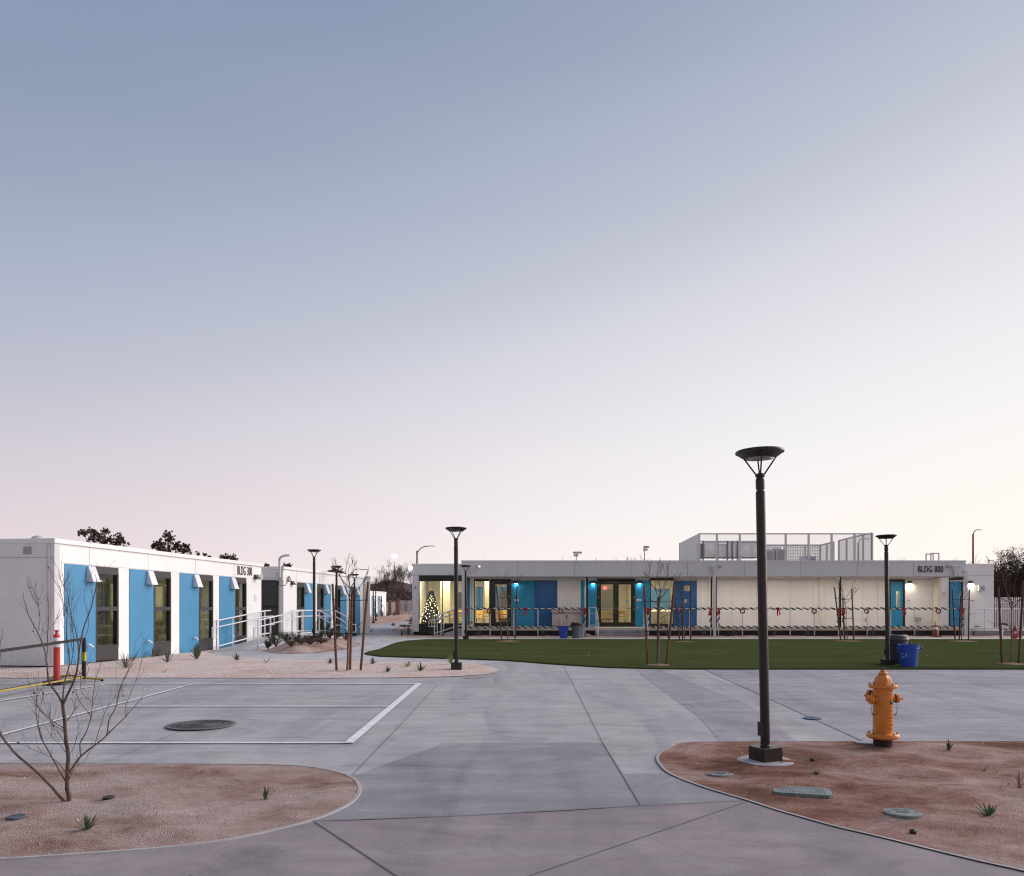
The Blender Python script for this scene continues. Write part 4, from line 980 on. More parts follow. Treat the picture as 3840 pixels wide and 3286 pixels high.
# service mast on block B corner
sm=MB(); pm=UV(12.35,.10,0); sx=lambda px,dd=31.4: X(px,dd)
pts=[Vector((X(1049,31.5),31.5,Z(2165,31.5))),Vector((X(1048,31.5),31.5,Z(2102,31.5))),Vector((X(1051,31.5),31.4,Z(2096,31.5))),Vector((X(1060,31.5),31.3,Z(2090,31.5))),Vector((X(1078,31.5),31.1,Z(2086.5,31.5))),Vector((X(1100,31.5),31,Z(2086,31.5)))]
sm.tube(pts,.045,10); sm=sm.build('service_mast',mat('trim grey'),bB,smooth=True)
m=MB(TA); m.box(U-.08,U-.001,-.0,.3,CH+1.15,CH+1.5); m.build('meter_box',mat('trim grey'),bB)
m=MB(); m.tube([(X(1049,31.4),31.3,Z(2168,31.4)),(X(1051,31.4),31.2,Z(2190,31.4)),(X(1060,31.4),31.1,Z(2196,31.4)),(X(1073,31.4),31.3,Z(2196,31.4)),(X(1079,31.6),31.5,Z(2182,31.6)),(X(1080,31.8),31.8,Z(2168,31.8))],.014,6); m.build('cable',black,bB,smooth=True)
m=MB(TA); m.torus((u_of(1079),-.06,CH+1.22),.10,.022,16,6); m.build('cable_coil',black,bB)
# roof domes
for i,(px,dv,bb) in enumerate(((145,1.5,bA),(405,2.2,bA),(570,2.6,bA),(590,1.6,bA),(722,2.2,bA),(970,1.2,bA),(1128,1.6,bB),(1192,1.8,bB))):
    v=dv; u=max(u_of(px,v),0.5 if bb is bA else 13) if px>200 else .4
    if px==145: v=1.0
    MB().lathe([(.17,0),(.16,.07),(.11,.12),(.04,.145),(.01,.15)],UV(u,v,zT-.005),16).build('roof_vent',mat('vent dome',(.50,.48,.50),.5),bb,smooth=True)
# interior warm dim lights
for u,e in ((1.7,3),(4.2,3),(6.7,14),(9.,14),(14.4,8),(16.4,6),(18.6,5)):
    lamp_light('room_light','AREA',UV(u,1.4,zH0+.10),e*2.2,(1,.93,.66),.8)
MB(TA).box(1.6,2.2,1.2,1.5,zH0+.05,zH0+.11).build('ceiling_panel_light',emit('cool tube',(.7,1,.95),3),bA)
MB(TA).box(4.4,4.9,.9,1.2,zH0+.05,zH0+.11).build('ceiling_panel_light',emit('cool tube',(.7,1,.95),3),bA)
# furniture in the windows of building 300: desks
for i,(u,lb) in enumerate(((1.75,'dark desk behind the first window of the nearest blue and white building'),(4.3,'dark desk behind the second window of the nearest blue and white building'),(6.7,'dark desk behind the third window of the nearest blue and white building'))):
    t=thing('desk',lb,'desk',UV(u,.9,zP0)); MB(TA).box(u-.45,u+.45,.65,1.2,zP0+.72,zP0+.75).build('tabletop',mat('desk brown',(.22,.14,.08),.5),t)
    for su in(-.4,.4):
        for v in(.7,1.15): MB(TA).box(u+su-.02,u+su+.02,v-.02,v+.02,zP0,zP0+.72).build('leg',chleg,t)
    t2=thing('classroom_chair','yellow chair at the %s'%lb.replace('dark ','').replace('nearest blue and white building','nearest building'),'chair',UV(u,.5,zP0)); MB(TA).box(u-.2,u+.2,.36,.62,zP0+.43,zP0+.46).build('seat',yellow,t2); MB(TA).box(u-.2,u+.2,.34,.365,zP0+.5,zP0+.8).build('backrest',yellow,t2)
    for su in(-.17,.17):
        for v in(.38,.6): MB(TA).box(u+su-.012,u+su+.012,v-.012,v+.012,zP0,zP0+.43).build('leg',chleg,t2)
# ramp of building 300
zl=CH-1.07; vL,vR=-.12,-1.66
r=MB(TA); g0=G(26)
def gz(u,v): return G(UV(u,v).y)
r.add([(7.05,vL,gz(7.05,0)+.012),(7.05,vR,gz(7.05,vR)+.012),(10.64,vR,zl),(10.64,vL,zl),(14.2,vR,zl),(14.2,vL,zl),(7.05,vL,0.2),(7.05,vR,.2),(14.2,vR,.2),(14.2,vL,.2)],[(0,1,2,3),(3,2,4,5),(1,7,8,4,2),(0,3,5,9,6),(4,8,9,5),(6,9,8,7),(0,6,7,1)])
tag(r.build('access_ramp',conc4),'long concrete access ramp and landing along the row of blue and white buildings','ramp')
s=thing('concrete_steps','small concrete steps off the landing between the two blue and white blocks','steps',UV(13.2,-1.95,gz(13,-2)))
for k,(v0,v1,zz) in enumerate(((-1.66,-1.95,zl-.11),(-1.95,-2.24,zl-.22))): MB(TA).box(12.4,14.1,v0,v1,.3,zz).build('step',conc4,s)
def rz_(u): return gz(7.05,0)+(zl-gz(7.05,0))*min(1,max(0,(u-7.05)/3.59))
ua=[u_of(968,-1.6),u_of(1014,-1.6),u_of(1055,-1.6),u_of(1096,-1.6),u_of(1132,-1.6),12.36]
base=[UV(u,-1.6,rz_(u)) for u in (ua[0],10.64,12.36)]
railrun('ramp_rail','white pipe rail on the lawn side of the long ramp',base,[UV(u,-1.6,rz_(u)) for u in ua],hand=.78,loops=(0,),hts=(1.0,.13),group='white rails of the long ramp')
ub=[7.0,8.05,9.1,10.2,10.5]
base=[UV(u,-.2,rz_(u)) for u in (7.0,10.5)]+[UV(11.0,-.2,zl)]
railrun('ramp_rail','white pipe rail of the long ramp close to the building wall',base,[UV(u,-.2,rz_(u)) for u in ub],hand=.78,loops=(0,1),hts=(1.0,.13),group='white rails of the long ramp')
base=[UV(12.95,-.2,zl),UV(14.1,-.2,zl),UV(14.1,-1.6,zl),UV(14.1,-2.25,zl-.34)]
railrun('ramp_rail','white rail round the landing end, sloping down the far side of the steps',base,base[:1]+[UV(13.5,-.2,zl)]+base[1:2]+[UV(14.1,-.9,zl)]+base[2:],hand=.75,loops=(1,),hts=(1.0,.13),group='white rails of the long ramp')
base=[UV(12.36,-1.6,zl),UV(12.36,-2.25,zl-.34)]
railrun('ramp_rail','white rail sloping down the near side of the landing steps',base,[base[0],UV(12.36,-1.85,zl-.13),base[1]],hand=.75,loops=(1,),hts=(1.0,.13),group='white rails of the long ramp')
# far third building across the path
TA0=TA; TA=Matrix.Translation((0,0,.47))@TA0
V3=17.4
q3=[u_of(q,V3) for q in (1393,1402,1410,1416,1425,1432)]
mod_building('modular_building','small distant white building with two blue panels at the far end of the path',u_of(1368,V3),u_of(1448,V3),V3,[('b',q3[0],q3[1]),('w',q3[1]+.01,q3[2]),('b',q3[3],q3[4]),('w',q3[4]+.01,q3[5])],6.)
TA=TA0
base=[Vector((X(1396,94),94,G(94)+.9)),Vector((X(1424,95),95,G(95)+.9)),Vector((X(1441,93),93,G(93)+.1))]
railrun('hand_rail','distant white stair rail in front of the small far building',base,base,hts=(1.0,.2),r=.035,pr=.04)
# ================================================================ LAMP POSTS
def lamp_post():
    o=thing('street_lamp','','lamp post',(0,0,0),'dark bronze lamp posts around the courtyard')
    H=3.36
    MB().box(-.125,.125,-.125,.125,-.02,.15).build('base_block',bronze,o,bevel=.006)
    MB().lathe([(.058,.15),(.058,.16),(.050,.17),(.050,2.90)],n=24).build('pole',bronze,o,smooth=True)
    MB().box(-.075,-.045,-.03,.03,.27,.42).build('hand_hole_cover',bronze,o)
    MB().lathe([(.040,2.90),(.040,2.925),(.048,2.925),(.049,3.02),(.044,3.04),(.040,3.045),(.040,3.05),(.052,3.065),(.052,3.075),(.036,3.09),(.034,3.095)],n=24).build('collar',bronze,o,smooth=True)
    MB().lathe([(.155,3.258),(.165,3.255),(.235,3.305),(.252,3.312),(.256,3.325),(.252,3.336),(.235,3.343),(.10,3.352),(.01,3.354)],n=40).build('lamp_head',bronze,o,smooth=True)
    MB().lathe([(.152,3.262),(.150,3.256),(.02,3.255)],n=28).build('lens',mat('lamp lens off',(.28,.27,.27),.35),o,smooth=True)
    for k in range(4):
        a=R(45+90*k+12); MB().tube([(.034*math.cos(a),.034*math.sin(a),3.07),(.165*math.cos(a),.165*math.sin(a),3.262)],.0085,8).build('strut',bronze,o,smooth=True)
    MB().rbox((.085*math.cos(.9),-.11,3.245),.075,.045,.02,.3).build('sensor',mat('sensor pale',(.55,.55,.55),.4),o)
    return o
lp=lamp_post()
LP=[(2871,2858,None,'nearest dark lamp post on a square block in the red gravel by the hydrant',R(22),1.0,-.024,None),
 (1712,2513,None,'dark lamp post at the round tip of the planting bed left of the lawn',R(2),1.0,-.004,None),
 (1747,34.2,'d','dark lamp post at the far edge of the lawn beside the christmas tree building corner',R(3),.97,-.004,None),
 (3329,2499,None,'dark lamp post on the lawn beside the black and blue trash cans',R(5),.965,-.013,None),
 (1178,28.9,'d','dark lamp post rising from the shrubs beside the long ramp',R(10),1.0,0,None),
 (1262,36.,'d','dark lamp post in front of the second blue and white block, behind the ramp rails',R(10),1.0,0,None),
 (1329,39.2,'d','dark lamp post at the far end of the second blue and white block',R(10),.93,0,None),
 (1400,70.,'d','nearer of the two distant lamp posts in front of the small far building',R(10),1.0,0,None),
 (1409,78.,'d','farther of the two distant lamp posts in front of the small far building',R(10),1.0,0,None)]
first=True
for px,q,md,lb,rz,sc,lean,_ in LP:
    if md=='d': y=q; x=X(px,y); loc=Vector((x,y,ground(x,y)))
    else: loc=on(px,q)
    if first: lp.location=loc; lp.rotation_euler=(0,lean,rz); lp['label']=lb; lp.scale=(sc,)*3; first=False
    else: copy_thing(lp,loc,rz,lb,scale=sc,tilt=(0,lean))
p=on(2871,2858); pad=MB(); pad.lathe([(.29,-.06),(.30,.010),(.285,.016),(.0001,.018)],p+Vector((0,0,-.012)),36); tag(pad.build('lamp_footing',curbc,smooth=True),'round concrete footing pad around the square lamp block in the red gravel','footing')
# ================================================================ HYDRANT
hy=mat('hydrant orange paint',(.70,.215,.018),.38,var=.10,vs=6,coat=.2)
# chipped paint
N,L=hy.node_tree.nodes,hy.node_tree.links
b=N['Principled BSDF']; src=b.inputs['Base Color'].links[0].from_socket
tc=N.new('ShaderNodeTexCoord'); ch_=noi(N,L,tc.outputs['Object'],16,8,.75,None,.5)
L.new(mixc(N,L,ramp(N,L,ch_,[(.61,(0,0,0)),(.625,(1,1,1))]),src,(.36,.35,.36)),b.inputs['Base Color'])
hloc=on(3311,2806); ho=thing('fire_hydrant','large orange fire hydrant with chipped paint at the edge of the red gravel bed','fire hydrant',hloc)
H=lambda z:z*1.0
def hl(nm,prof,n=32,mm=hy,c=(0,0,0),axis='Z',par=None,sm=True): return MB().lathe(prof,Vector(hloc)+Vector(c),n,axis).build(nm,mm,par or ho,smooth=sm)
hl('base_pipe',[(.105,-.05),(.105,.09)],mm=mat('hydrant foot',(.028,.022,.022),.8,var=.3,vs=30))
hl('lower_flange',[(.115,.085),(.165,.10),(.180,.115),(.182,.135),(.172,.155),(.13,.165),(.11,.17)])
hl('barrel',[(.110,.165),(.110,.69)])
hl('upper_flange',[(.11,.685),(.15,.688),(.158,.695),(.160,.72),(.155,.735),(.12,.74)])
m=MB(); n=32; vs=[];fs=[]
prof=[(.098,.735),(.096,.765),(.088,.80),(.070,.828),(.052,.84)]
for r_,z in prof:
    for k in range(64):
        a=2*math.pi*k/64; rr=r_*(1+.035*math.cos(a*8)) if r_>.06 else r_; vs.append(hloc+Vector((rr*math.cos(a),rr*math.sin(a),z)))
for i in range(len(prof)-1):
    for k in range(64): fs.append((i*64+k,i*64+(k+1)%64,(i+1)*64+(k+1)%64,(i+1)*64+k))
m.add(vs,fs); m.build('bonnet',hy,ho,smooth=True)
hl('bonnet_seal',[(.053,.838),(.053,.844)],mm=black)
hl('cap_hub',[(.050,.844),(.052,.85),(.048,.868),(.034,.875),(.032,.893),(.028,.897)])
hl('operating_nut',[(.018,.89),(.018,.922),(.015,.925)],n=5,mm=mat('rusty nut',(.10,.04,.03),.7),sm=False)
for k in range(8):
    a=R(22.5+45*k)
    hl('bolt',[(.012,.155),(.012,.172)],6,mat('rusty nut'),(.15*math.cos(a),.15*math.sin(a),0),sm=False)
    hl('bolt',[(.012,.733),(.012,.748)],6,mat('rusty nut'),(.138*math.cos(a),.138*math.sin(a),0),sm=False)
for s,ang,rr,zz,ln in ((-1,R(192),.052,.555,1.),(1,R(-4),.052,.565,1.),(0,R(128),.075,.58,1.)):
    D=Vector((math.cos(ang),math.sin(ang),0)); Mx=D.to_track_quat('Z','Y').to_matrix().to_4x4()
    c=(0,0,zz)
    nz=hl('nozzle',[(rr*.82,.08),(rr*.82,.125),(rr*.78,.13)],24,hy,c,Mx)
    hl('cap_ring',[(rr*.92,.128),(rr*.92,.14)],24,black,c,Mx,nz)
    hl('nozzle_cap',[(rr,.139),(rr*1.04,.15),(rr*1.02,.172),(rr*.7,.186),(rr*.4,.19)],24,hy,c,Mx,nz)
    hl('cap_nut',[(.017,.187),(.015,.222),(.012,.225)],5,hy,c,Mx,nz,False)
for s in(-1,1):
    m=MB(); A=hloc+Vector((s*.155,-.03,.52)); B=hloc+Vector((s*.108,-.035,.375)); pv=None
    for k in range(15):
        t=k/14; p=A.lerp(B,t)+Vector((s*.0*t,0,-.05*math.sin(math.pi*t)))+Vector((s*.012*math.sin(math.pi*t),0,0))
        m.torus((0,0,0),.0065,.0022,8,5,axis='Y' if k%2 else 'Z')
        n_=40
        for q in range(len(m.v)-n_,len(m.v)): m.v[q]=m.v[q]+p
    m.build('chain',mat('chain steel',(.20,.17,.15),.5,metal=.7),ho)
m=MB(); m.rbox(hloc+Vector((.05,-.099,.53)),.034,.012,.05,R(24)); st=m.build('sticker',black,ho)
MB().rbox(hloc+Vector((.052,-.106,.54)),.022,.004,.010,R(24)).build('sticker_label',whitep,st)
# cast lettering lines on barrel as small raised bars (wrapped)
m=MB(); rr_=random.Random(5)
for z,w0 in ((.665,5),(.62,4),(.575,2),(.47,2),(.43,6),(.385,2),(.35,8),(.31,4),(.265,6),(.22,4)):
    for k in range(w0):
        a=R(-62+(k-w0/2)*7.5); c=hloc+Vector((.1105*math.cos(a),.1105*math.sin(a),z))
        m.rbox(c,.003,.003,.018,a); 
        if rr_.random()<.7: m.rbox(c+Vector((0,0,.009 if rr_.random()<.5 else -.003)),.003,.010,.003,a)
m.build('cast_marks',hy,ho)
# ================================================================ covers and small ground things
covm=mat('cover green grey',(.20,.235,.225),.8,var=.25,vs=30,bump=.5,bs=120); covd=mat('cover slot',(.06,.065,.06),.8)
def oval(px,py,wpx,ln,lb,rz=0,m_=covm,nm='valve_cover',slots=True,sy=.62,h=.004):
    p=on(px,py); d=p.y; a=wpx/F*d/2; b_=ln
    o=thing(nm,lb,'cover',p+Vector((0,0,-.004)))
    M=Matrix.Translation(p+Vector((0,0,.008)))@Matrix.Rotation(rz,4,'Z')
    mb=MB(M); mb.lathe([(1,-.03),(1,h),(.94,h+.004),(.0001,h+.004)],n=36,sx=a,sy=b_)
    mb.v=[v for v in mb.v]; mb.build('lid',m_,o)
    mb=MB(M); mb.lathe([(.97,h+.0045),(.90,h+.0052),(.90,h+.0045)],n=36,sx=a,sy=b_,caps=False); mb.build('rim',mat('cover rim',(.22,.24,.23),.8),o)
    if slots:
        mb=MB(M); z=h+.0065
        for s in(-.12,.12): mb.box(-a*.35,a*.35,b_*(s-.03),b_*(s+.03),z-.002,z)
        mb.box(-a*.82,-a*.66,-b_*.12,b_*.12,z-.002,z); mb.box(a*.66,a*.78,-b_*.1,b_*.1,z-.002,z)
        for k in range(5): mb.box(-a*.4+k*a*.18,-a*.34+k*a*.18,b_*.4,b_*.62,z-.002,z)
        mb.build('slot',covd,o)
    return o
oval(2701,2913,100,.095,'grey green round valve cover at the left end of the red gravel bed',R(4))
oval(3385,3073,136,.135,'grey green round valve cover farthest forward in the red gravel bed',R(-5))
oval(3244,2793,76,.10,'small pale round cover beside the foot of the orange hydrant',0,mat('cover mid grey',(.26,.26,.27),.6,var=.2,vs=20),slots=False)
oval(3047,2697,66,.135,'small blue painted round cover set in the plaza paving',0,mat('blue cover paint',(.045,.10,.20),.6,var=.2,vs=20),slots=True,h=.004)
oval(408,3018,42,.05,'small black valve lid half buried right of the bare foreground shrub',.2,rubber,slots=False)
oval(62,3080,66,.07,'small dark valve lid half buried left of the bare foreground shrub',.1,mat('dark slate lid',(.07,.08,.09),.6,var=.3),slots=False)
p=on(3007,2983); M=Matrix.Translation(p+Vector((0,0,.002)))@Matrix.Rotation(R(-16),4,'Z')
o=thing('utility_box_lid','rectangular grey green utility box lid with treaded top in the red gravel','cover',p)
mb=MB(M); mb.prism([(-.25,-.11),(-.22,-.145),(.22,-.145),(.25,-.11),(.25,.11),(.22,.145),(-.22,.145),(-.25,.11)],-.03,.014); mb.build('lid',covm,o,bevel=.004)
mb=MB(M)
for i in range(15):
    for j_ in range(8):
        if 5<=i<=9 and 3<=j_<=4: continue
        mb.rbox((-.19+i*.027,-.10+j_*.028,.0155),.016,.005,.003,R(45 if (i+j_)%2 else -45))
mb.build('tread',mat('tread',(.25,.28,.27),.8),o)
mb=MB(M); mb.lathe([(.014,.0145),(.014,.0165)],(-.20,.10,0),12); mb.build('bolt_hole',covd,o)
def sprink(px,py,lb):
    p=on(px,py); o=thing('sprinkler_head',lb,'sprinkler',p,None); MB().lathe([(.022,-.02),(.022,.012),(.030,.014),(.030,.022),(.014,.028),(.010,.034)],p,14).build('cap',rubber,o,smooth=True)
sprink(3047,2862,'small black sprinkler head behind the withered plant in the red gravel'); sprink(3424,3133,'small black sprinkler head in front of the foremost round valve cover')
# manhole in the court
p=on(755,2722); o=thing('manhole_cover','large round dark iron manhole cover inside the painted court lines','manhole cover',p)
q=p+Vector((0,0,.006))
MB().lathe([(.455,0),(.455,.010),(.44,.013),(.0001,.013)],q,48).build('frame_ring',mat('manhole ring',(.16,.14,.15),.8,var=.25,vs=30),o)
MB().lathe([(.40,.0135),(.40,.0165),(.0001,.017)],q,40).build('lid',mat('manhole iron',(.07,.062,.066),.6,metal=.3,var=.35,vs=12,bump=.5,bs=60),o)
m=MB()
for r_ in (.33,.25,.16,.07): m.torus(q+Vector((0,0,.018)),r_,.006,32,4,axis='Z')
for k in range(24):
    a=2*math.pi*k/24; m.rbox(q+Vector((.29*math.cos(a),.29*math.sin(a),.019)),.05,.012,.005,a)
m.build('tread_ring',mat('manhole tread',(.13,.115,.12),.6),o)
# ================================================================ COURT: net and delineator post
nb=on(315,2556); 
nx=nb.x
o=thing('portable_net','portable court net with black tape, black post and yellow base tube','sports net',nb)
y0=nb.y; y1=9.5
def nz(y): return G(y)
MB().box(nx-.03,nx+.03,y0-.03,y0+.03,nz(y0)+.05,nz(y0)+.90).build('post',rubber,o)
MB().box(nx-.034,nx+.034,y0-.034,y0+.034,nz(y0)+.42,nz(y0)+.60).build('post_sticker',mat('sticker yellow',(.5,.36,.03)),o)
pts=[Vector((nx,y0-(y0-y1)*t,nz(y0-(y0-y1)*t)+.88-.07*math.sin(t*2.0))) for t in [k/14 for k in range(15)]]
m=MB()
for a,b in zip(pts,pts[1:]): m.add([a+Vector((-.006,0,.025)),b+Vector((-.006,0,.025)),b+Vector((.006,0,.025)),a+Vector((.006,0,.025)),a+Vector((-.006,0,-.03)),b+Vector((-.006,0,-.03)),b+Vector((.006,0,-.03)),a+Vector((.006,0,-.03))],[(0,1,2,3),(4,7,6,5),(0,4,5,1),(3,2,6,7)])
m.build('top_tape',rubber,o)
m=MB(); k=y0
while k>y1: 
    t=(y0-k)/(y0-y1); h=.88-.07*math.sin(t*2); m.tube([(nx,k,nz(k)+.18),(nx,k,nz(k)+h)],.0011,3,False); k-=.05
for i in range(15):
    m.tube([Vector((nx,y0-(y0-y1)*t,nz(y0-(y0-y1)*t)+.18+(.70-.07*math.sin(t*2))*i/14.)) for t in [k/6 for k in range(7)]],.0011,3,False)
m.build('netting',mat('net cord',(.10,.10,.10),.9),o)
m=MB(); m.tube([Vector((nx,y0-(y0-y1)*t,nz(y0-(y0-y1)*t)+.17-.02*math.sin(t*2.0))) for t in [k/10 for k in range(11)]],.006,4); m.build('bottom_cord',rubber,o)
yel=mat('yellow tube paint',(.48,.33,.06),.45)
m=MB(); m.tube([(nx,y0,nz(y0)+.09),(nx,y1,nz(y1)+.20)],.017,8); m.build('base_tube',yel,o,smooth=True)
m=MB(); m.tube([(nx-.74,y0-.05,nz(y0)+.07),(nx-.3,y0,nz(y0)+.13),(nx+.05,y0,nz(y0)+.07),(nx+.38,y0,nz(y0)+.05)],.022,8); m.build('foot_tube',yel,o,smooth=True)
for dx in (.37,-.72):
    M=Matrix.Translation((nx+dx,y0,nz(y0)+.03))@Matrix.Rotation(R(90),4,'X'); MB(M).lathe([(.03,-.012),(.03,.012)],n=14).build('caster',rubber,o)
dl=on(213,2567)
o=thing('delineator_post','red traffic delineator post with white bands on a black rubber base','delineator post',dl)
MB().lathe([(.26,0),(.255,.055),(.14,.085),(.08,.09)],dl,8).build('base',rubber,o)
MB().lathe([(.062,.05),(.058,.70),(.060,.70),(.060,.95),(.055,.98),(.035,1.0),(.028,1.03),(.028,1.05),(.045,1.06),(.045,1.075),(.02,1.08)],dl,24).build('post',red,o,smooth=True)
for z0,z1 in ((.74,.80),(.86,.93)): MB().lathe([(.0615,z0),(.0615,z1)],dl,24).build('reflective_band',whitep,o,smooth=True)
# traffic cone
cn=Vector((X(3508,37.6),37.6,ground(X(3508,37.6),37.6)))
o=thing('traffic_cone','orange traffic cone with white band in front of the porch by the building number','traffic cone',cn)
om=mat('cone orange',(.30,.06,.035),.6)
MB().box(cn.x-.2,cn.x+.2,cn.y-.2,cn.y+.2,cn.z,cn.z+.03).build('base',mat('cone base',(.10,.04,.03),.7),o)
MB().lathe([(.155,.03),(.045,.66),(.035,.68)],cn,20).build('cone',om,o,smooth=True)
f_=lambda z:.155-.11*(z-.03)/.63+.003
for z0,z1 in ((.34,.46),(.56,.64)): MB().lathe([(f_(z0),z0),(f_(z1),z1)],cn,20).build('reflective_band',whitep,o,smooth=True)
# trash cans
def can(loc,lb,c,hgt,r1,lid=None,mm=None,bag=False):
    o=thing('trash_can',lb,'trash can',loc,None); r0=r1*.80
    MB().lathe([(r0,0),(r0,.02),(r1*.965,hgt*.80),(r1*1.02,hgt*.81),(r1*1.02,hgt*.83),(r1,hgt*.84),(r1*1.01,hgt*.96),(r1*1.07,hgt*.965),(r1*1.08,hgt),(r1*1.0,hgt),(r1*.95,hgt*.9),(r0*.9,.05)],loc,32).build('body',c,o,smooth=True)
    for s in(-1,1):
        M=Matrix.Translation(loc+Vector((s*r1*1.05,-.05,hgt*.86))); MB(M).tube([(0,-.09,.03),(s*.035,-.08,-.02),(s*.035,.08,-.02),(0,.09,.03)],.014,6).build('handle',c,o)
    if lid: 
        MB().lathe([(r1*1.10,hgt-.01),(r1*1.11,hgt+.01),(r1*1.06,hgt+.03),(r1*1.0,hgt+.10),(r1*.9,hgt+.12),(r1*.6,hgt+.125),(r1*.5,hgt+.09)],loc,32).build('lid',lid,o,smooth=True)
    if bag: 
        m=MB(); m.lathe([(r1*1.10,hgt*.86),(r1*1.12,hgt*.95),(r1*1.10,hgt+.01),(r1*.8,hgt+.02)],loc,18)
        m.v=[v+Vector((random.uniform(-.012,.012),random.uniform(-.012,.012),random.uniform(-.02,.02))) for v in m.v]; m.build('bin_liner',mat('black bag',(.01,.01,.01),.3),o,smooth=True)
    return o
bl=mat('blue bin plastic',(.010,.060,.40),.4,var=.06); gr_=mat('grey bin plastic',(.10,.115,.125),.5,var=.08); dk=mat('dark bin plastic',(.035,.045,.055),.5,var=.1)
def rec(o,loc,r,z,ang):
    m=MB(); 
    for k in range(3):
        a0=R(90+120*k); pts=[Vector((.055*math.cos(a0+R(t)),0,.055*math.sin(a0+R(t)))) for t in (0,30,60,85)]
        pts=[Vector(loc)+Vector((math.sin(ang)*(r+.004)+p.x*math.cos(ang),-math.cos(ang)*(r+.004)+p.x*math.sin(ang),z+p.z)) for p in pts]
        m.tube(pts,[.010,.010,.010,.002],4)
    m.build('recycling_symbol',mat('symbol pale',(.45,.55,.75)),o)
l1=on(3407,2504); o=can(l1,'blue round trash can without lid standing on the lawn edge beside the lamp post',bl,.53,.235); rec(o,l1,.205,.27,-.95)
l2=on(3364,2494); can(l2,'tall black lidded trash can tucked behind the lamp post on the lawn',dk,.61,.25,lid=mat('dark lid brown',(.06,.05,.05),.45))
l3=Vector((X(2113,36.),36.,G(36)+.012)); o=can(l3,'blue round trash can on the path in front of the steel cabinet',bl,.555,.215); rec(o,l3,.2,.25,.7)
l4=Vector((X(2162,36.),36.,G(36)+.012)); can(l4,'dark grey trash can with black bag left of the entrance steps',gr_,.70,.235,bag=True)
l5=Vector((X(2176,36.5),36.6,G(36)+.012)); can(l5,'lighter grey trash can just behind the bagged can by the entrance steps',mat('mid grey plastic',(.17,.185,.20),.5),.66,.22)
# red hydrant-like valve with sign on the right, grey fire pipe
pv=Vector((X(3806,35.5),35.5,G(35.5)+.012))
o=thing('post_indicator_valve','short red valve post with a PIV sign plate beside the retaining wall','valve post',pv)
MB().lathe([(.12,0),(.10,.02),(.09,.30),(.105,.32),(.10,.40),(.07,.50),(.04,.54),(.03,.60),(.01,.61)],pv,20).build('body',mat('valve red',(.30,.012,.02),.45),o,smooth=True)
pl=MB(Matrix.Translation(pv+Vector((-.05,-.14,.22)))@Matrix.Rotation(R(8),4,'Y')); pl.box(-.13,.13,-.008,.008,-.17,.16); pl=pl.build('sign_plate',mat('sign red',(.45,.03,.05),.5),o)
text3d('PIV\nVALVE\nBLDG 8',pv+Vector((-.05,-.152,.215)),.075,.9,whitep,pl,name='sign_text',rot=(R(90),0,0),ext=.002,bold=.02) if False else text3d('PIV',pv+Vector((-.05,-.152,.27)),.11,.9,whitep,pl,name='sign_text',ext=.002)
pv=Vector((X(3757,36.2),36.2,G(36)+.012))
o=thing('standpipe','grey vertical standpipe with a brown horizontal outlet beside the retaining wall','standpipe',pv)
MB().tube([pv,pv+Vector((0,0,.62))],.045,12).build('pipe',galv,o,smooth=True)
MB().tube([pv+Vector((-.08,0,.66)),pv+Vector((.05,-.05,.66)),pv+Vector((.16,-.08,.64)),pv+Vector((.2,-.08,.62))],[.055,.05,.045,.07],10).build('outlet',mat('brass dark',(.10,.05,.04),.5,metal=.3),o,smooth=True)
# benches by the corridor
def bench(loc,rz,lb):
    o=thing('park_bench',lb,'bench',loc,'slatted benches at the building corner'); M=Matrix.Translation(loc)@Matrix.Rotation(rz,4,'Z')
    wd=mat('bench slat',(.16,.08,.05),.7,var=.2)
    m=MB(M)
    for k in range(5): m.box(-.8,.8,-.25+k*.1,-.17+k*.1,.43,.46)
    m.build('seat',wd,o)
    m=MB(M)
    for k in range(4): m.add([(-.8,.27+k*.03,.50+k*.10),(.8,.27+k*.03,.50+k*.10),(.8,.29+k*.03,.58+k*.1),(-.8,.29+k*.03,.58+k*.1),(-.8,.30+k*.03,.50+k*.10),(.8,.30+k*.03,.50+k*.10),(.8,.32+k*.03,.58+k*.1),(-.8,.32+k*.03,.58+k*.1)],[(0,1,2,3),(4,7,6,5),(0,4,5,1),(3,2,6,7)])
    m.build('backrest',wd,o)
    for s in(-.6,.6): MB(M).tube([(s,-.25,.42),(s,.0,.38),(s,.05,0)],.03,6).build('leg',steel,o); MB(M).tube([(s,.05,.38),(s,.27,.45),(s,.38,.92)],.02,6).build('bracket',steel,o)
bench(Vector((X(1520,43),43.,G(43)+.01)),R(-75),'dark slatted bench nearer to the white corner of the christmas tree building')
bench(Vector((X(1540,58),58.,G(58)+.01)),R(-75),'dark slatted bench further down the path towards the picket gate')
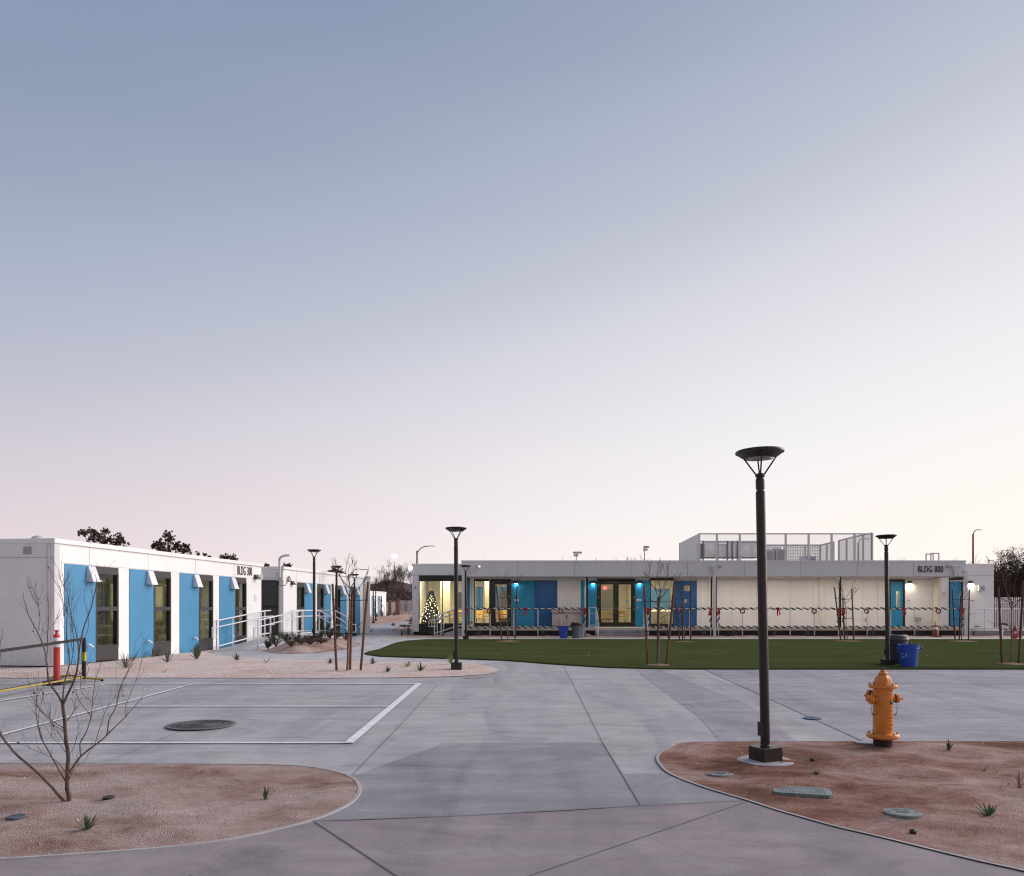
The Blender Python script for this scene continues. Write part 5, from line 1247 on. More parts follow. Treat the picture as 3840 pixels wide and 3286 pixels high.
# ================================================================ FENCES
pick=mat('white picket steel',(.66,.65,.68),.45)
def picket(name,lb,px0,px1,d,zt,zb,step=.125,w=.07,parts=True):
    o=thing(name,lb,'fence',(X((px0+px1)/2,d),d,zb)); x0,x1=X(px0,d),X(px1,d)
    m=MB(); x=x0
    while x<x1: m.box(x,x+w,d-.02,d,zb+.05,zt); x+=step
    m.build('pickets',pick,o)
    m=MB(); 
    for z in (zb+.25,zt-.35): m.box(x0,x1,d+.001,d+.04,z,z+.05)
    m.build('cross_rail',pick,o)
    x=x0
    while x<=x1+.1: MB().box(x-.04,x+.04,d+.045,d+.12,zb,zt+.03).build('post',pick,o); x+=2.4
picket('picket_fence','white steel picket fence in front of the dark trees beyond the narrow building end',3700,4500,47,Z(2240,47),G(47))
D4=108.
for (a,b,lb) in ((1500,1552,'white vertical bar gate between the brick pillar and the building corner'),): picket('picket_gate',lb,a,b,D4,Z(2252,D4),G(D4),.16,.07)
bk=mat('brick pillar',(.27,.13,.11),.9,var=.25,vs=8)
for a,b,lb in ((1457,1467,'narrower brick fence pillar nearest the small far building'),(1484,1499,'wider brick fence pillar beside the white picket gate')):
    o=thing('fence_pillar',lb,'pillar',(X((a+b)/2,D4),D4,G(D4)),'brick pillars at the end of the path'); MB().box(X(a,D4),X(b,D4),D4-.3,D4+.3,G(D4)-.1,Z(2252,D4)-.12).build('shaft',bk,o); MB().box(X(a,D4)-.06,X(b,D4)+.06,D4-.36,D4+.36,Z(2252,D4)-.12,Z(2252,D4)).build('cap',bk,o)
for a,b,lb in ((1445,1457,'white wall panel next to the small far building'),(1467,1484,'white wall panel between the two brick pillars')):
    o=MB().box(X(a,D4),X(b,D4),D4-.1,D4+.1,G(D4)-.1,Z(2258,D4)); tag(o.build('boundary_wall',white),lb,'wall')
# ================================================================ TREES
def branch(mb,p,d,L_,r,lev,rnd,spread=.5,up=.25,seg=3,minr=.002,kids_=(2,3),n=4,shr=.72):
    pts=[p];rs=[r]; q=p.copy(); dd=d.normalized()
    for i in range(seg):
        dd=(dd+Vector((rnd.uniform(-1,1),rnd.uniform(-1,1),rnd.uniform(-.6,1)))*.16+Vector((0,0,up*.15))).normalized()
        q=q+dd*L_/seg; pts.append(q.copy()); rs.append(max(minr,r*(1-.42*(i+1)/seg)))
    mb.tube(pts,rs,n if lev>0 else 3,False)
    if lev<=0: return
    for k in range(rnd.randint(*kids_)):
        t=rnd.uniform(.45,1.) if k else 1.
        idx=min(seg,max(1,int(round(t*seg)))); s=pts[idx]
        side=Vector((rnd.uniform(-1,1),rnd.uniform(-1,1),rnd.uniform(-.3,.6))).normalized()
        nd=(dd+side*spread*rnd.uniform(.7,1.4)+Vector((0,0,up))).normalized()
        branch(mb,s,nd,L_*shr*rnd.uniform(.75,1.15),max(minr,rs[idx]*.72),lev-1,rnd,spread,up,seg,minr,kids_,n,shr)
stake_tie=rubber; tape=mat('green tape',(.02,.30,.20),.5)
def sapling(base,lb,stakes,trunk,crown_h,seed,rt=.022,levels=3,leaves=0,mid=True,twl=None):
    """stakes: list of (bottom px, top px, top py); trunk: px at base, px at top, py at top"""
    d=base.y; rnd=random.Random(seed); o=thing('staked_tree',lb,'young tree',base,'young bare trees tied to wooden stakes')
    tp=[]
    for i,(bp,tx,ty,dy) in enumerate(stakes):
        a=Vector((X(bp,d),d+dy,base.z-.1)); b=Vector((X(tx,d),d+dy*.9,Z(ty,d)))
        MB().tube([a,b,b+Vector((0,0,.008))],[.030,.027,.014],10).build('stake',wood,o,smooth=True); tp.append((a,b))
    ta=Vector((X(trunk[0],d),d-.04,base.z-.05)); tb=Vector((X(trunk[1],d),d-.02,Z(trunk[2],d)))
    m=MB(); pts=[ta.lerp(tb,t)+Vector((rnd.uniform(-.02,.02) if 0<t<1 else 0,rnd.uniform(-.015,.015),0)) for t in (0,.15,.3,.45,.6,.75,.9,1)]
    m.tube(pts,[rt*(1-.4*k/7) for k in range(8)],8,False); m.build('trunk',barkl,o,smooth=True)
    m=MB(); hh=crown_h; 
    nb=5
    for k in range(nb):
        a=6.283*k/nb+rnd.random(); dd=Vector((math.cos(a)*.75,math.sin(a)*.6,1.0 if k%2 else .75)); st=pts[-1] if k<3 else pts[-2]
        branch(m,st,dd,hh*.50,rt*.46,levels-1,rnd,.46,.26,4,.0042,(2,2),4,.70)
    for k in range(4):
        t=rnd.uniform(.5,.85); st=ta.lerp(tb,t); a=rnd.random()*6.283; branch(m,st,Vector((math.cos(a),math.sin(a)*.7,.25)),hh*.32,rt*.3,1,rnd,.5,.1,3,.0038)
    m.build('crown',twig,o)
    if leaves:
        m2=MB(); vs=m.v
        for _ in range(leaves):
            c=vs[rnd.randrange(len(vs)//2,len(vs))]; q=Vector((rnd.uniform(-1,1),rnd.uniform(-1,1),rnd.uniform(-1.4,.2))).normalized()*.05; s=q.cross(Vector((.2,.9,.4))).normalized()*.012
            m2.quad(c-s,c+q*.5-s*1.5,c+q,c+q*.5+s*1.5)
        m2.build('dry_leaves',mat('dry red leaf',(.22,.05,.045),.8),o)
    for tz in (.80,.42):
        m=MB(); pp=[]
        for a,b in tp:
            z=base.z+tz*(max(b_.z for _,b_ in tp)-base.z); t=(z-a.z)/(b.z-a.z); 
            if t<=1: pp.append(a.lerp(b,t))
        t=(base.z+tz*(max(b_.z for _,b_ in tp)-base.z)-ta.z)/(tb.z-ta.z); tc_=ta.lerp(tb,min(1,t))
        for q in pp: m.tube([q+Vector((0,-.03,0)),(q+tc_)/2+Vector((0,-.03,-.015)),tc_+Vector((0,-.03,0))],.009,5)
        for q in pp+[tc_]: m.torus(q,.034,.009,12,4,axis='Z')
        m.build('tie',stake_tie,o)
    return o,ta,tb
def gb(px,py): return on(px,py)
o,ta,tb=sapling(gb(1308,2517),'bare staked young tree in the pale planting bed left of the lawn',[(1263,1247,2191,.0),(1350,1379,2184,.05),(1307,1315,2225,.16)],(1303,1314,2208),.78,11,.028,4)
for t in (.08,.97): MB().lathe([(.026,-.012),(.026,.012)],ta.lerp(tb,t),12).build('tape_band',tape,o)
sapling(gb(1906,2406),'bare staked sapling at the far lawn edge in front of the single glass door',[(1883,1861,2199,0),(1931,1939,2199,.05)],(1904,1902,2235),1.2,12,.022,3)
sapling(gb(2465,2498),'bare staked tree near the front edge of the lawn right of the entrance steps',[(2429,2415,2197,0),(2499,2530,2196,.05),(2470,2473,2240,.15)],(2465,2476,2222),.78,13,.026,4)
sapling(gb(2565,2407),'bare staked sapling at the far lawn edge before the deep blue panel',[(2549,2531,2226,0),(2591,2592,2206,.05),(2563,2561,2245,.14)],(2567,2560,2242),1.15,14,.02,3,leaves=40)
sapling(gb(3180,2406),'bare staked sapling at the far lawn edge against the blank cream wall',[(3154,3129,2203,0),(3204,3196,2208,.05),(3173,3165,2240,.14)],(3178,3168,2250),.85,15,.02,3,leaves=45)
sapling(gb(3606,2405),'bare staked sapling at the far lawn edge before the narrow blue door',[(3582,3571,2210,0),(3634,3637,2211,.05),(3604,3608,2236,.14)],(3603,3606,2240),1.1,16,.02,3)
sapling(gb(3787,2494),'bare staked tree on the lawn closest to the right picket fence',[(3758,3744,2203,0),(3824,3842,2180,.05)],(3787,3793,2262),1.15,17,.02,3,leaves=25)
# mulch rings
def ring(px,py,wpx,lb):
    p=on(px,py); r_=wpx/F*p.y/2; m=MB(); n=36; vs=[p+Vector((0,0,.03))]+[p+Vector((r_*math.cos(2*math.pi*k/n)*random.uniform(.95,1.03),r_*math.sin(2*math.pi*k/n)*random.uniform(.95,1.03),.003)) for k in range(n)]
    m.add(vs,[(0,1+k,1+(k+1)%n) for k in range(n)]); tag(m.build('mulch_ring',dirtr),lb,'soil ring','soil rings cut in the lawn around the saplings')
ring(1906,2408,94,'round soil patch under the sapling before the single glass door'); ring(2570,2409,74,'round soil patch under the sapling before the deep blue panel'); ring(3181,2407,98,'round soil patch under the sapling by the blank cream wall'); ring(3614,2408,92,'round soil patch under the sapling before the narrow blue door'); ring(2468,2499,90,'thin soil patch under the staked tree near the lawn front edge'); ring(3790,2495,96,'thin soil patch under the staked tree near the right fence')
# foreground bare shrub traced at its own distance
fb=on(253,3026); D=fb.y
o=thing('bare_tree','leafless multi branched young tree standing in the near gravel bed','bare tree',fb)
rn=random.Random(21)
def q_(p,dy): return Vector((X(p[0]*.536,D),D+dy,Z(2150+p[1]*.536,D)))
LIMBS=[([(480,1660),(482,1560),(470,1480),(475,1300),(457,1100),(440,920)],.024,.015,0,0),
([(468,1620),(380,1490),(270,1360),(150,1230),(90,1120),(50,1000),(20,910),(-40,820)],.015,.007,0,-.25),
([(50,1000),(85,940),(100,840),(90,760),(125,650),(130,520),(120,400)],.005,.0015,-.2,-.35),([(20,910),(15,800),(60,660),(75,560),(35,380)],.006,.0015,-.22,-.1),([(20,910),(-60,700),(-40,560)],.004,.0015,-.2,-.4),
([(440,920),(400,860),(330,770),(305,650),(285,560),(250,480),(205,400),(140,290),(100,190),(85,130)],.011,.002,0,.15),
([(285,560),(262,440),(245,300),(215,210),(180,170)],.005,.0015,.1,.3),([(205,400),(203,300),(180,235),(176,170)],.0035,.0012,.13,.2),([(203,300),(235,235),(243,190)],.003,.0012,.14,.0),([(262,430),(300,330),(310,210)],.003,.0012,.1,.3),
([(440,920),(500,830),(560,720),(600,600),(630,480),(680,350),(740,230),(790,90),(800,20)],.012,.002,0,-.3),
([(600,600),(590,430),(565,320),(550,200),(547,130),(520,70),(503,-10)],.006,.0018,-.1,-.2),([(547,130),(565,80),(582,15)],.003,.0012,-.2,-.3),([(560,560),(520,460),(500,330),(480,200),(486,150)],.004,.0012,-.1,.1),
([(440,920),(435,780),(455,640),(425,500),(400,360),(395,250),(400,60)],.009,.0015,0,.2),([(400,300),(365,230),(320,150),(275,80)],.004,.0012,.1,.3),([(400,300),(440,240),(475,170)],.003,.0012,.1,.0),([(455,640),(500,500),(520,380),(510,240)],.004,.0012,.1,-.1),([(640,480),(650,360),(580,150),(575,60)],.004,.0012,-.15,.1),
([(485,1400),(545,1290),(620,1225),(690,1160),(730,1110),(800,1030),(850,960),(900,900)],.011,.002,0,.25),
([(545,1290),(540,1200),(590,1110),(625,1010),(640,900),(655,780),(700,640),(720,540)],.007,.0015,.05,.0),([(685,1160),(682,1050),(715,950),(730,820),(790,660),(830,560),(885,450)],.007,.0015,.15,.4),([(620,1010),(560,900),(540,800),(530,700)],.004,.0012,.05,-.1),([(800,1030),(770,960),(820,780),(850,600)],.004,.0012,.2,.4),([(640,900),(600,820),(620,700),(600,560)],.003,.0012,0,-.2),
([(466,1470),(350,1310),(250,1190),(190,1080),(150,960),(140,830),(120,700)],.008,.0018,0,.3),([(250,1190),(200,1040),(205,930),(210,880)],.004,.0012,.1,.2),([(465,1400),(420,1300),(360,1240),(290,1190)],.005,.0012,0,-.2),([(455,1250),(390,1210),(300,1160),(290,1080)],.004,.0012,0,.2),([(450,1110),(380,1100),(280,1075),(215,1030),(160,1000)],.005,.0012,0,.35),
([(455,1090),(395,1030),(340,960),(310,880),(300,780)],.005,.0012,0,-.2),([(470,1030),(560,960),(620,920),(665,860)],.005,.0012,0,-.3),([(480,1290),(500,1200),(505,1100)],.003,.001,0,.1),([(485,1440),(540,1360),(600,1320),(660,1290),(710,1220)],.004,.001,0,-.2),([(620,1220),(660,1000),(700,900),(760,740)],.004,.0012,.1,.3),([(470,1230),(400,1130),(330,1080),(300,980)],.004,.001,0,.1)]
mt=MB(); mc=MB(); first=True
for pts,r0,r1,d0_,d1_ in LIMBS:
    W=[q_(p,d0_+(d1_-d0_)*i/(len(pts)-1)) for i,p in enumerate(pts)]
    # resample with a smooth curve
    S=[];n=len(W)
    for i in range(n-1):
        p0=W[max(i-1,0)];p1=W[i];p2=W[i+1];p3=W[min(i+2,n-1)]
        for k in range(3):
            t=k/3; S.append(.5*((2*p1)+(-p0+p2)*t+(2*p0-5*p1+4*p2-p3)*t*t+(-p0+3*p1-3*p2+p3)*t**3))
    S.append(W[-1]); S=[s+Vector((rn.uniform(-.003,.003),rn.uniform(-.003,.003),0)) for s in S]
    m=mt if first else mc; m.tube(S,[max(.0012,.84*(r0+(r1-r0)*i/(len(S)-1))) for i in range(len(S))],8 if r0>.008 else 5,False)
    if not first:
        for _ in range(5):
            i=rn.randrange(len(S)//3,max(len(S)//3+1,int(len(S)*.9))); d=(S[i]-S[max(0,i-1)]).normalized() if i else Vector((0,0,1))
            dd=(d*.8+Vector((rn.uniform(-.7,.7),rn.uniform(-.6,.6),.5))).normalized()
            branch(mc,S[i],dd,rn.uniform(.07,.17),.0017,1,rn,.4,.2,3,.0010,(1,2),3)
    first=False
mt.build('trunk',bark,o,smooth=True); mc.build('crown',mat('reddish bark',(.13,.085,.078),.85,var=.3,vs=14),o,smooth=True)
m=MB()
for _ in range(16):
    c=mc.v[rn.randrange(len(mc.v))]; m.sphere(c,rn.uniform(.005,.010),6,4)
m.build('seed_heads',mat('seed head',(.10,.05,.045),.9),o)
# leafy crowns
def leafclump(m,c,r,n,rnd,size=.12,sz=.75):
    for _ in range(n):
        v=Vector((rnd.gauss(0,1),rnd.gauss(0,1),rnd.gauss(0,1))).normalized()*r*(rnd.random()**.45); v.z*=sz
        p=c+v; a=Vector((rnd.uniform(-1,1),rnd.uniform(-1,1),rnd.uniform(-1,1))).normalized(); b=a.cross(Vector((.3,.2,.9))).normalized(); s=size*rnd.uniform(.5,1.3)
        m.quad(p-b*s*.35,p+a*s*.5-b*s*.1,p+a*s+b*s*.1,p+b*s*.35)
leafd=mat('dark conifer leaf',(.12,.10,.072),.9,var=.45,vs=.8); leafr=mat('russet leaf',(.12,.045,.04),.9,var=.35,vs=.8); leafb=mat('brown leaf',(.07,.045,.035),.9,var=.4,vs=.8)
def leafy(name,lb,d,blobs,seed,mm,base_px,dens=300,size=.12,grp=None,tw=True):
    """blobs px,py,r px"""
    rnd=random.Random(seed); bx=X(base_px,d); o=thing(name,lb,'tree',(bx,d,G(d)),grp)
    m=MB(); t=MB(); top=min(blobs,key=lambda b:b[1])
    tb_=Vector((X(top[0],d),d,Z(top[1],d)))
    root=Vector((bx,d,G(d))); fork=Vector((bx*.5+tb_.x*.5,d,root.z+(tb_.z-root.z)*.55))
    t.tube([root,(root+fork)/2+Vector((.1,0,0)),fork,tb_],[.22,.18,.13,.03],8)
    for (px,py,r_) in blobs:
        c=Vector((X(px,d),d+rnd.uniform(-1,1)*r_/F*d,Z(py,d))); rr=r_/F*d
        t.tube([fork,(fork+c)/2+Vector((0,0,-.2)),c],[.08,.05,.015],5)
        for k in range(20):
            e=Vector((rnd.gauss(0,.62),rnd.gauss(0,.6),rnd.gauss(.05,.55)))*rr; cc=c+e; leafclump(m,cc,rr*rnd.uniform(.10,.28),int(dens/12),rnd,size); t.tube([c-Vector((0,0,rr*.4)),c+e*.5,cc],[.03,.02,.008],3,False)
        leafclump(m,c,rr*1.0,int(dens*.25),rnd,size*.8)
    t.build('trunk',bark,o); m.build('crown',mm,o); return o
leafy('pine_tree','broad dark pine crown above the nearest building end, first from the left',62,[(322,2003,16),(345,1992,13),(375,2012,22),(392,1990,11),(410,2022,18),(345,2020,22),(440,2015,14),(460,2028,16),(435,2035,16),(380,2035,20),(350,2062,28),(400,2075,30),(450,2062,22)],31,leafd,380,520,.11,'dark trees behind the row of buildings')
leafy('pine_tree','tall dark pine crown rising above the nearest building, second from the left',62,[(632,2008,16),(640,2026,16),(600,2042,20),(588,2055,16),(655,2046,24),(668,2060,24),(697,2050,13),(700,2068,14),(620,2062,24),(580,2045,10),(600,2095,28),(650,2102,30),(700,2096,24)],32,leafd,640,520,.11,'dark trees behind the row of buildings')
leafy('broadleaf_tree','low dark treetop just left of the BLDG 300 lettering',70,[(836,2090,12),(862,2092,13),(878,2096,10),(845,2098,14)],33,leafd,855,260,.13,'dark trees behind the row of buildings')
leafy('broadleaf_tree','tiny sparse treetops between the two large pine crowns and the lettering',75,[(743,2076,7),(770,2081,6),(786,2088,4)],34,leafb,765,120,.12,'dark trees behind the row of buildings')
leafy('broadleaf_tree','small dark treetop above the screened entry gap',70,[(1001,2120,7),(1003,2128,8)],35,leafd,1001,150,.12,'dark trees behind the row of buildings')
leafy('broadleaf_tree','small dark treetop right of the white service mast',70,[(1072,2122,9),(1084,2126,8),(1068,2130,9)],36,leafd,1076,200,.12,'dark trees behind the row of buildings')
leafy('broadleaf_tree','dark treetop showing between two lamp heads over the second block',58,[(1240,2148,9),(1256,2138,9),(1275,2147,11),(1262,2150,12)],37,leafd,1258,200,.12,'dark trees behind the row of buildings')
def baretree(name,lb,px,d,Hh,seed,levels=5,grp=None,mm=None,spread=.55,leaf=0):
    rnd=random.Random(seed); b=Vector((X(px,d),d,G(d))); o=thing(name,lb,'tree',b,grp)
    t=MB(); t.tube([b,b+Vector((.1,0,Hh*.16)),b+Vector((0,0,Hh*.3))],[Hh*.022,Hh*.018,Hh*.015],7); t.build('trunk',bark,o)
    m=MB(); top=b+Vector((0,0,Hh*.28))
    for k in range(6):
        a=6.283*k/6+rnd.random(); branch(m,top,Vector((math.cos(a)*.8,math.sin(a)*.8,.8)),Hh*.26,Hh*.011,levels,rnd,spread,.16,3,Hh*.0011,(2,3),3,.74)
    if leaf: 
        L2=MB(); 
        for _ in range(leaf):
            c=m.v[rnd.randrange(len(m.v))]; leafclump(L2,c,.3,3,rnd,.14)
        L2.build('dry_leaves',leafb,o)
    m.build('crown',mm or mat('twig brown',(.10,.06,.055),.9,var=.3,vs=.5),o)
for px,py,r_,sd,mm,lb in ((2340,2088,12,41,leafr,'russet treetop above the roof over the double glass doors'),(2378,2091,10,42,leafr,'russet treetop just right of the russet treetop over the double doors'),(2425,2098,9,43,leafb,'faint low treetop under the twin head stadium mast'),(1828,2101,4,44,leafb,'tiny treetop showing over the roof right of the second lamp post'),(2100,2101,4,45,leafb,'tiny treetop over the roof left of the four head floodlight mast'),(3332,2094,12,46,leafb,'bare brown treetop above the roof beside the lamp post near the trash cans'),(3365,2092,13,47,leafb,'bare brown treetop above the roof right of that lamp post'),(3610,2100,8,48,leafb,'sparse treetop beside the right end of the fascia')):
    baretree('bare_tree',lb,px,82,(Z(py-r_,82)-G(82))*1.0,sd,4,'treetops above the long roof',mat('russet twig',(.17,.07,.06),.9) if mm is leafr else mat('backlit twig',(.13,.09,.08),.9),leaf=0)
g_='bare trees beyond the boundary wall'
for i,(px,d,h,lb) in enumerate(((1395,118,5.4,'bare brown tree directly above the small far building'),(1425,114,5.6,'bare brown tree behind the right end of the small far building'),(1455,120,6.2,'bare brown tree above the narrower brick pillar'),(1482,116,7.6,'bare brown tree between the brick pillars under the lit floodlight'),(1508,122,7.9,'tallest bare brown tree behind the picket gate'),(1535,117,7.2,'bare brown tree next to the white building corner behind the gate'),(1370,122,5.6,'bare brown tree behind the end of the second block'))):
    baretree('bare_tree',lb,px,d,h,60+i,5,g_,leaf=250)
g2='dark trees behind the right picket fence'
for i,(px,d,h,lb) in enumerate(((3752,56,4.5,'dark bare tree nearest the building end behind the right picket fence'),(3800,55,4.6,'dark bare tree behind the right picket fence above the red valve post'),(3850,57,5.6,'tall dark bare tree at the very edge behind the right picket fence'),(3905,58,5.6,'dark bare tree outside the edge beyond the right picket fence'))):
    baretree('bare_tree',lb,px,d,h,80+i,5,g2,mat('dark twig',(.045,.032,.028),.9,var=.3),leaf=900)
rnd=random.Random(5)
# dense scrub band behind the right fence
m=MB()
for k in range(150):
    px=rnd.uniform(3700,4080); d=rnd.uniform(60,68); leafclump(m,Vector((X(px,d),d,G(d)+rnd.uniform(.2,3.2)+max(0,(px-3760)*.006))),.95,230,rnd,.32)
tag(m.build('scrub',mat('dark scrub',(.035,.026,.022),.9,var=.4,vs=.6)),'dense dark brown scrub filling the background behind the right picket fence',kind='stuff')
m=MB()
for k in range(60):
    px=rnd.uniform(1340,1575); d=rnd.uniform(126,140); leafclump(m,Vector((X(px,d),d,G(d)+rnd.uniform(.2,3.6))),1.6,90,rnd,.35)
tag(m.build('scrub',mat('brown scrub',(.085,.058,.052),.9,var=.4,vs=.4)),'brown scrub mass under the bare trees behind the picket gate',kind='stuff')
# far hill
m=MB(); dh=420.; hp=[(900,2283),(1250,2260),(1330,2215),(1375,2192),(1410,2190),(1440,2178),(1475,2176),(1520,2186),(1560,2195),(1700,2240),(1900,2283)]
vs=[];n=len(hp)
for px,py in hp: vs+=[(X(px,dh),dh-60,0),(X(px,dh),dh,Z(py,dh)),(X(px,dh),dh+120,0)]
m.add(vs,[(3*i,3*i+3,3*i+4,3*i+1) for i in range(n-1)]+[(3*i+1,3*i+4,3*i+5,3*i+2) for i in range(n-1)])
tag(m.build('hills',mat('hill brush',(.075,.055,.055),.95,var=.4,vs=.05)),kind='structure')
# ================================================================ PLANTS
agm=[mat('agave green',(.075,.115,.055),.6,var=.3,vs=12),mat('agave grey',(.13,.16,.12),.7,var=.3,vs=12),mat('dry grass',(.16,.13,.10),.8,var=.35,vs=12),mat('dark grass',(.075,.10,.062),.7,var=.3,vs=12),mat('pale green blade',(.24,.30,.13),.6,var=.3,vs=12)]
def tuft(loc,n,ln,w,mm,lb,seed,spread=1.,curl=.35,name='agave',cat='plant',grp=None,fleshy=False):
    rnd=random.Random(seed); m=MB()
    for k in range(n):
        a=6.283*k/n*2.4+rnd.uniform(-.3,.3); el=rnd.uniform(.25,1.35)/max(.4,spread); out=Vector((math.cos(a),math.sin(a),0)); up=Vector((0,0,1)); l=ln*rnd.uniform(.65,1.1)
        side=Vector((-math.sin(a),math.cos(a),0)); P_=[];c=Vector(loc)+out*.01*rnd.random(); d=(out*math.cos(el)+up*math.sin(el)).normalized()
        ws=[.7,1,.75,.08] if fleshy else [.6,.8,.55,.05]
        for i in range(4):
            P_.append((c.copy(),w*ws[i])); d=(d+(-up if not fleshy else up*.4)*curl*.35).normalized(); c=c+d*l/3
        vs=[]
        for c_,ww in P_: 
            nn=d.cross(side).normalized()*ww*.35
            vs+=[c_-side*ww,c_+nn*(-1 if nn.z>0 else 1),c_+side*ww]
        m.add(vs,[(3*i,3*i+1,3*i+4,3*i+3) for i in range(3)]+[(3*i+1,3*i+2,3*i+5,3*i+4) for i in range(3)])
    return tag(m.build(name,mm,origin=loc),lb,cat,grp)
PL=[ # px,py,n,len px,w px,mat,label,spread,curl,fleshy,name
(325,3124,15,62,9,0,'green agave with broad leaves in the near gravel bed below the bare tree',.8,.1,1,'agave'),
(996,3004,9,60,9,0,'small green agave alone near the round end of the near gravel bed',.55,.1,1,'agave'),
(3060,2914,16,30,5,3,'withered low plant in a hollow of the red gravel behind the rectangular lid',1.3,.5,0,'small_plant'),
(3557,2828,18,38,5,3,'small green plant in the red gravel right of the orange hydrant',.8,.3,0,'small_plant'),
(3690,2900,8,40,3,2,'dried out stub of a plant in the red gravel right of the hydrant',1.4,.3,0,'small_plant'),
(3822,2962,20,70,3,2,'grey spiky grass tuft at the edge of the red gravel bed',.7,.15,0,'grass_tuft'),
(3706,3066,9,58,13,0,'green broad leaved plant at the lower end of the red gravel bed',1.1,.3,1,'small_plant'),
(470,2507,40,58,3,1,'large grey green grass tuft in front of the second blue panel of the near building',.95,.25,0,'grass_tuft'),
(627,2488,30,52,4,1,'green grey yucca tuft in front of the second window of the near building',.75,.15,0,'yucca'),
(738,2474,20,52,9,0,'dark green agave in front of the third window of the near building',.6,.05,1,'agave'),
(740,2446,26,42,3,2,'grey tuft right behind the dark green agave by the third window',.7,.2,0,'grass_tuft'),
(888,2478,16,28,5,0,'small green agave between the ramp foot and the plaza',1.,.2,1,'agave'),
(700,2442,26,38,3,2,'dry reddish tuft against the third blue panel',.8,.3,0,'grass_tuft'),
(785,2432,26,40,3,2,'dry upright tuft at the foot of the third window',.7,.2,0,'grass_tuft'),
(572,2466,26,42,3,2,'dry tuft at the foot of the second window of the near building',.8,.2,0,'grass_tuft'),
(595,2462,22,38,3,2,'second dry tuft beside the first at the foot of the second window',.8,.2,0,'grass_tuft'),
(500,2480,20,32,3,2,'small dry tuft against the second blue panel',.8,.3,0,'grass_tuft'),
(615,2524,10,22,2,2,'flat dead tuft in the middle of the pale planting bed',1.5,.4,0,'grass_tuft'),
(1000,2488,12,34,2,2,'thin dead stems in the pale bed before the ramp foot',1.1,.2,0,'grass_tuft'),
(1238,2491,34,22,3,3,'small dark tuft left of the staked tree in the pale bed',.9,.2,0,'grass_tuft'),
(1398,2492,40,28,3,3,'dark round tuft right of the staked tree facing the lawn tip',.9,.2,0,'grass_tuft'),
(1453,2523,34,26,3,3,'dark tuft close to the front edge of the pale bed right of the staked tree',.9,.2,0,'grass_tuft'),
(1528,2503,14,26,4,4,'pale yellow green plant midway between staked tree and lamp post',1.2,.2,1,'small_plant'),
(1577,2520,14,34,6,0,'upright green agave left of the lamp post at the bed tip',.6,.05,1,'agave'),
(1692,2495,14,38,4,4,'yellow green agave directly behind the lamp post at the bed tip',.6,.1,1,'agave'),
]
for i,(px,py,n,lp_,wp,mi,lb,sp,cu,fl,nm) in enumerate(PL):
    p=on(px,py); k=p.y/F; tuft(p,n,lp_*k*1.1,wp*k*.5,agm[mi],lb,100+i,sp,cu,nm,'plant',None,bool(fl))
def tuftw(px,d,n,l,w,mi,lb,sd,sp=.8,cu=.15,nm='agave',fl=True,grp=None):
    x=X(px,d); tuft(Vector((x,d,ground(x,d))),n,l,w,agm[mi],lb,sd,sp,cu,nm,'plant',grp,fl)
for i,(px,d,n,l,mi,lb) in enumerate(((1505,39.5,16,.40,0,'green agave left of the two by the christmas tree building corner'),(1532,40.6,20,.52,1,'bigger grey agave right beside the christmas tree building corner'),(1622,39.,16,.42,0,'green agave below the christmas tree window'),(1663,38.2,12,.30,2,'dry tuft at the foot of the left porch ramp'),(1795,38.2,14,.40,2,'grey agave under the porch near the left downspout'),(1906,38.2,14,.38,3,'agave hidden behind the sapling before the single door'),(2034,38.2,16,.42,3,'spreading agave under the porch before the cyan and deep blue panels'),(2140,38.2,10,.35,3,'agave between the blue and grey trash cans by the steps'),(2498,38.2,14,.36,3,'agave under the porch before the wide window'),(2642,38.2,16,.40,3,'agave under the porch left of the middle downspout'),(2751,38.2,16,.40,3,'agave under the porch right of the middle downspout'),(2905,38.2,14,.34,3,'agave under the porch right of the tallest lamp post'),(3028,38.2,14,.48,3,'tall agave under the porch before the red wreath by the blank wall'),(3274,38.2,12,.45,3,'sparse agave under the porch left of the wide blue door'),(3440,38.2,12,.40,3,'agave under the porch below the wall fountain'),(3650,38.2,14,.40,3,'dark plant against the retaining wall'))):
    tuftw(px,d,n,l,.022,mi,lb,200+i,.75,.1,'agave',True,'agaves along the porch')
# wild shrubs by corridor
for i,(px,d,l,lb) in enumerate(((1382,44,.45,'dry bush at the far end of the second block'),(1475,60,.3,'lone dark tuft on the soil beside the far path'),(1412,92,.7,'low scrub bush beside the small far building'),(1432,94,.8,'scrub bush in front of the white wall panel'),(1455,97,.8,'scrub bush in front of the narrower brick pillar'),(1478,98,.7,'scrub bush before the wider brick pillar'),(1376,90,.8,'dark round bush left of the small far building'))):
    tuftw(px,d,40,l,.03,3 if i in(1,6) else 2,lb,300+i,1.,.2,'scrub_bush',False,'scrub along the far path')
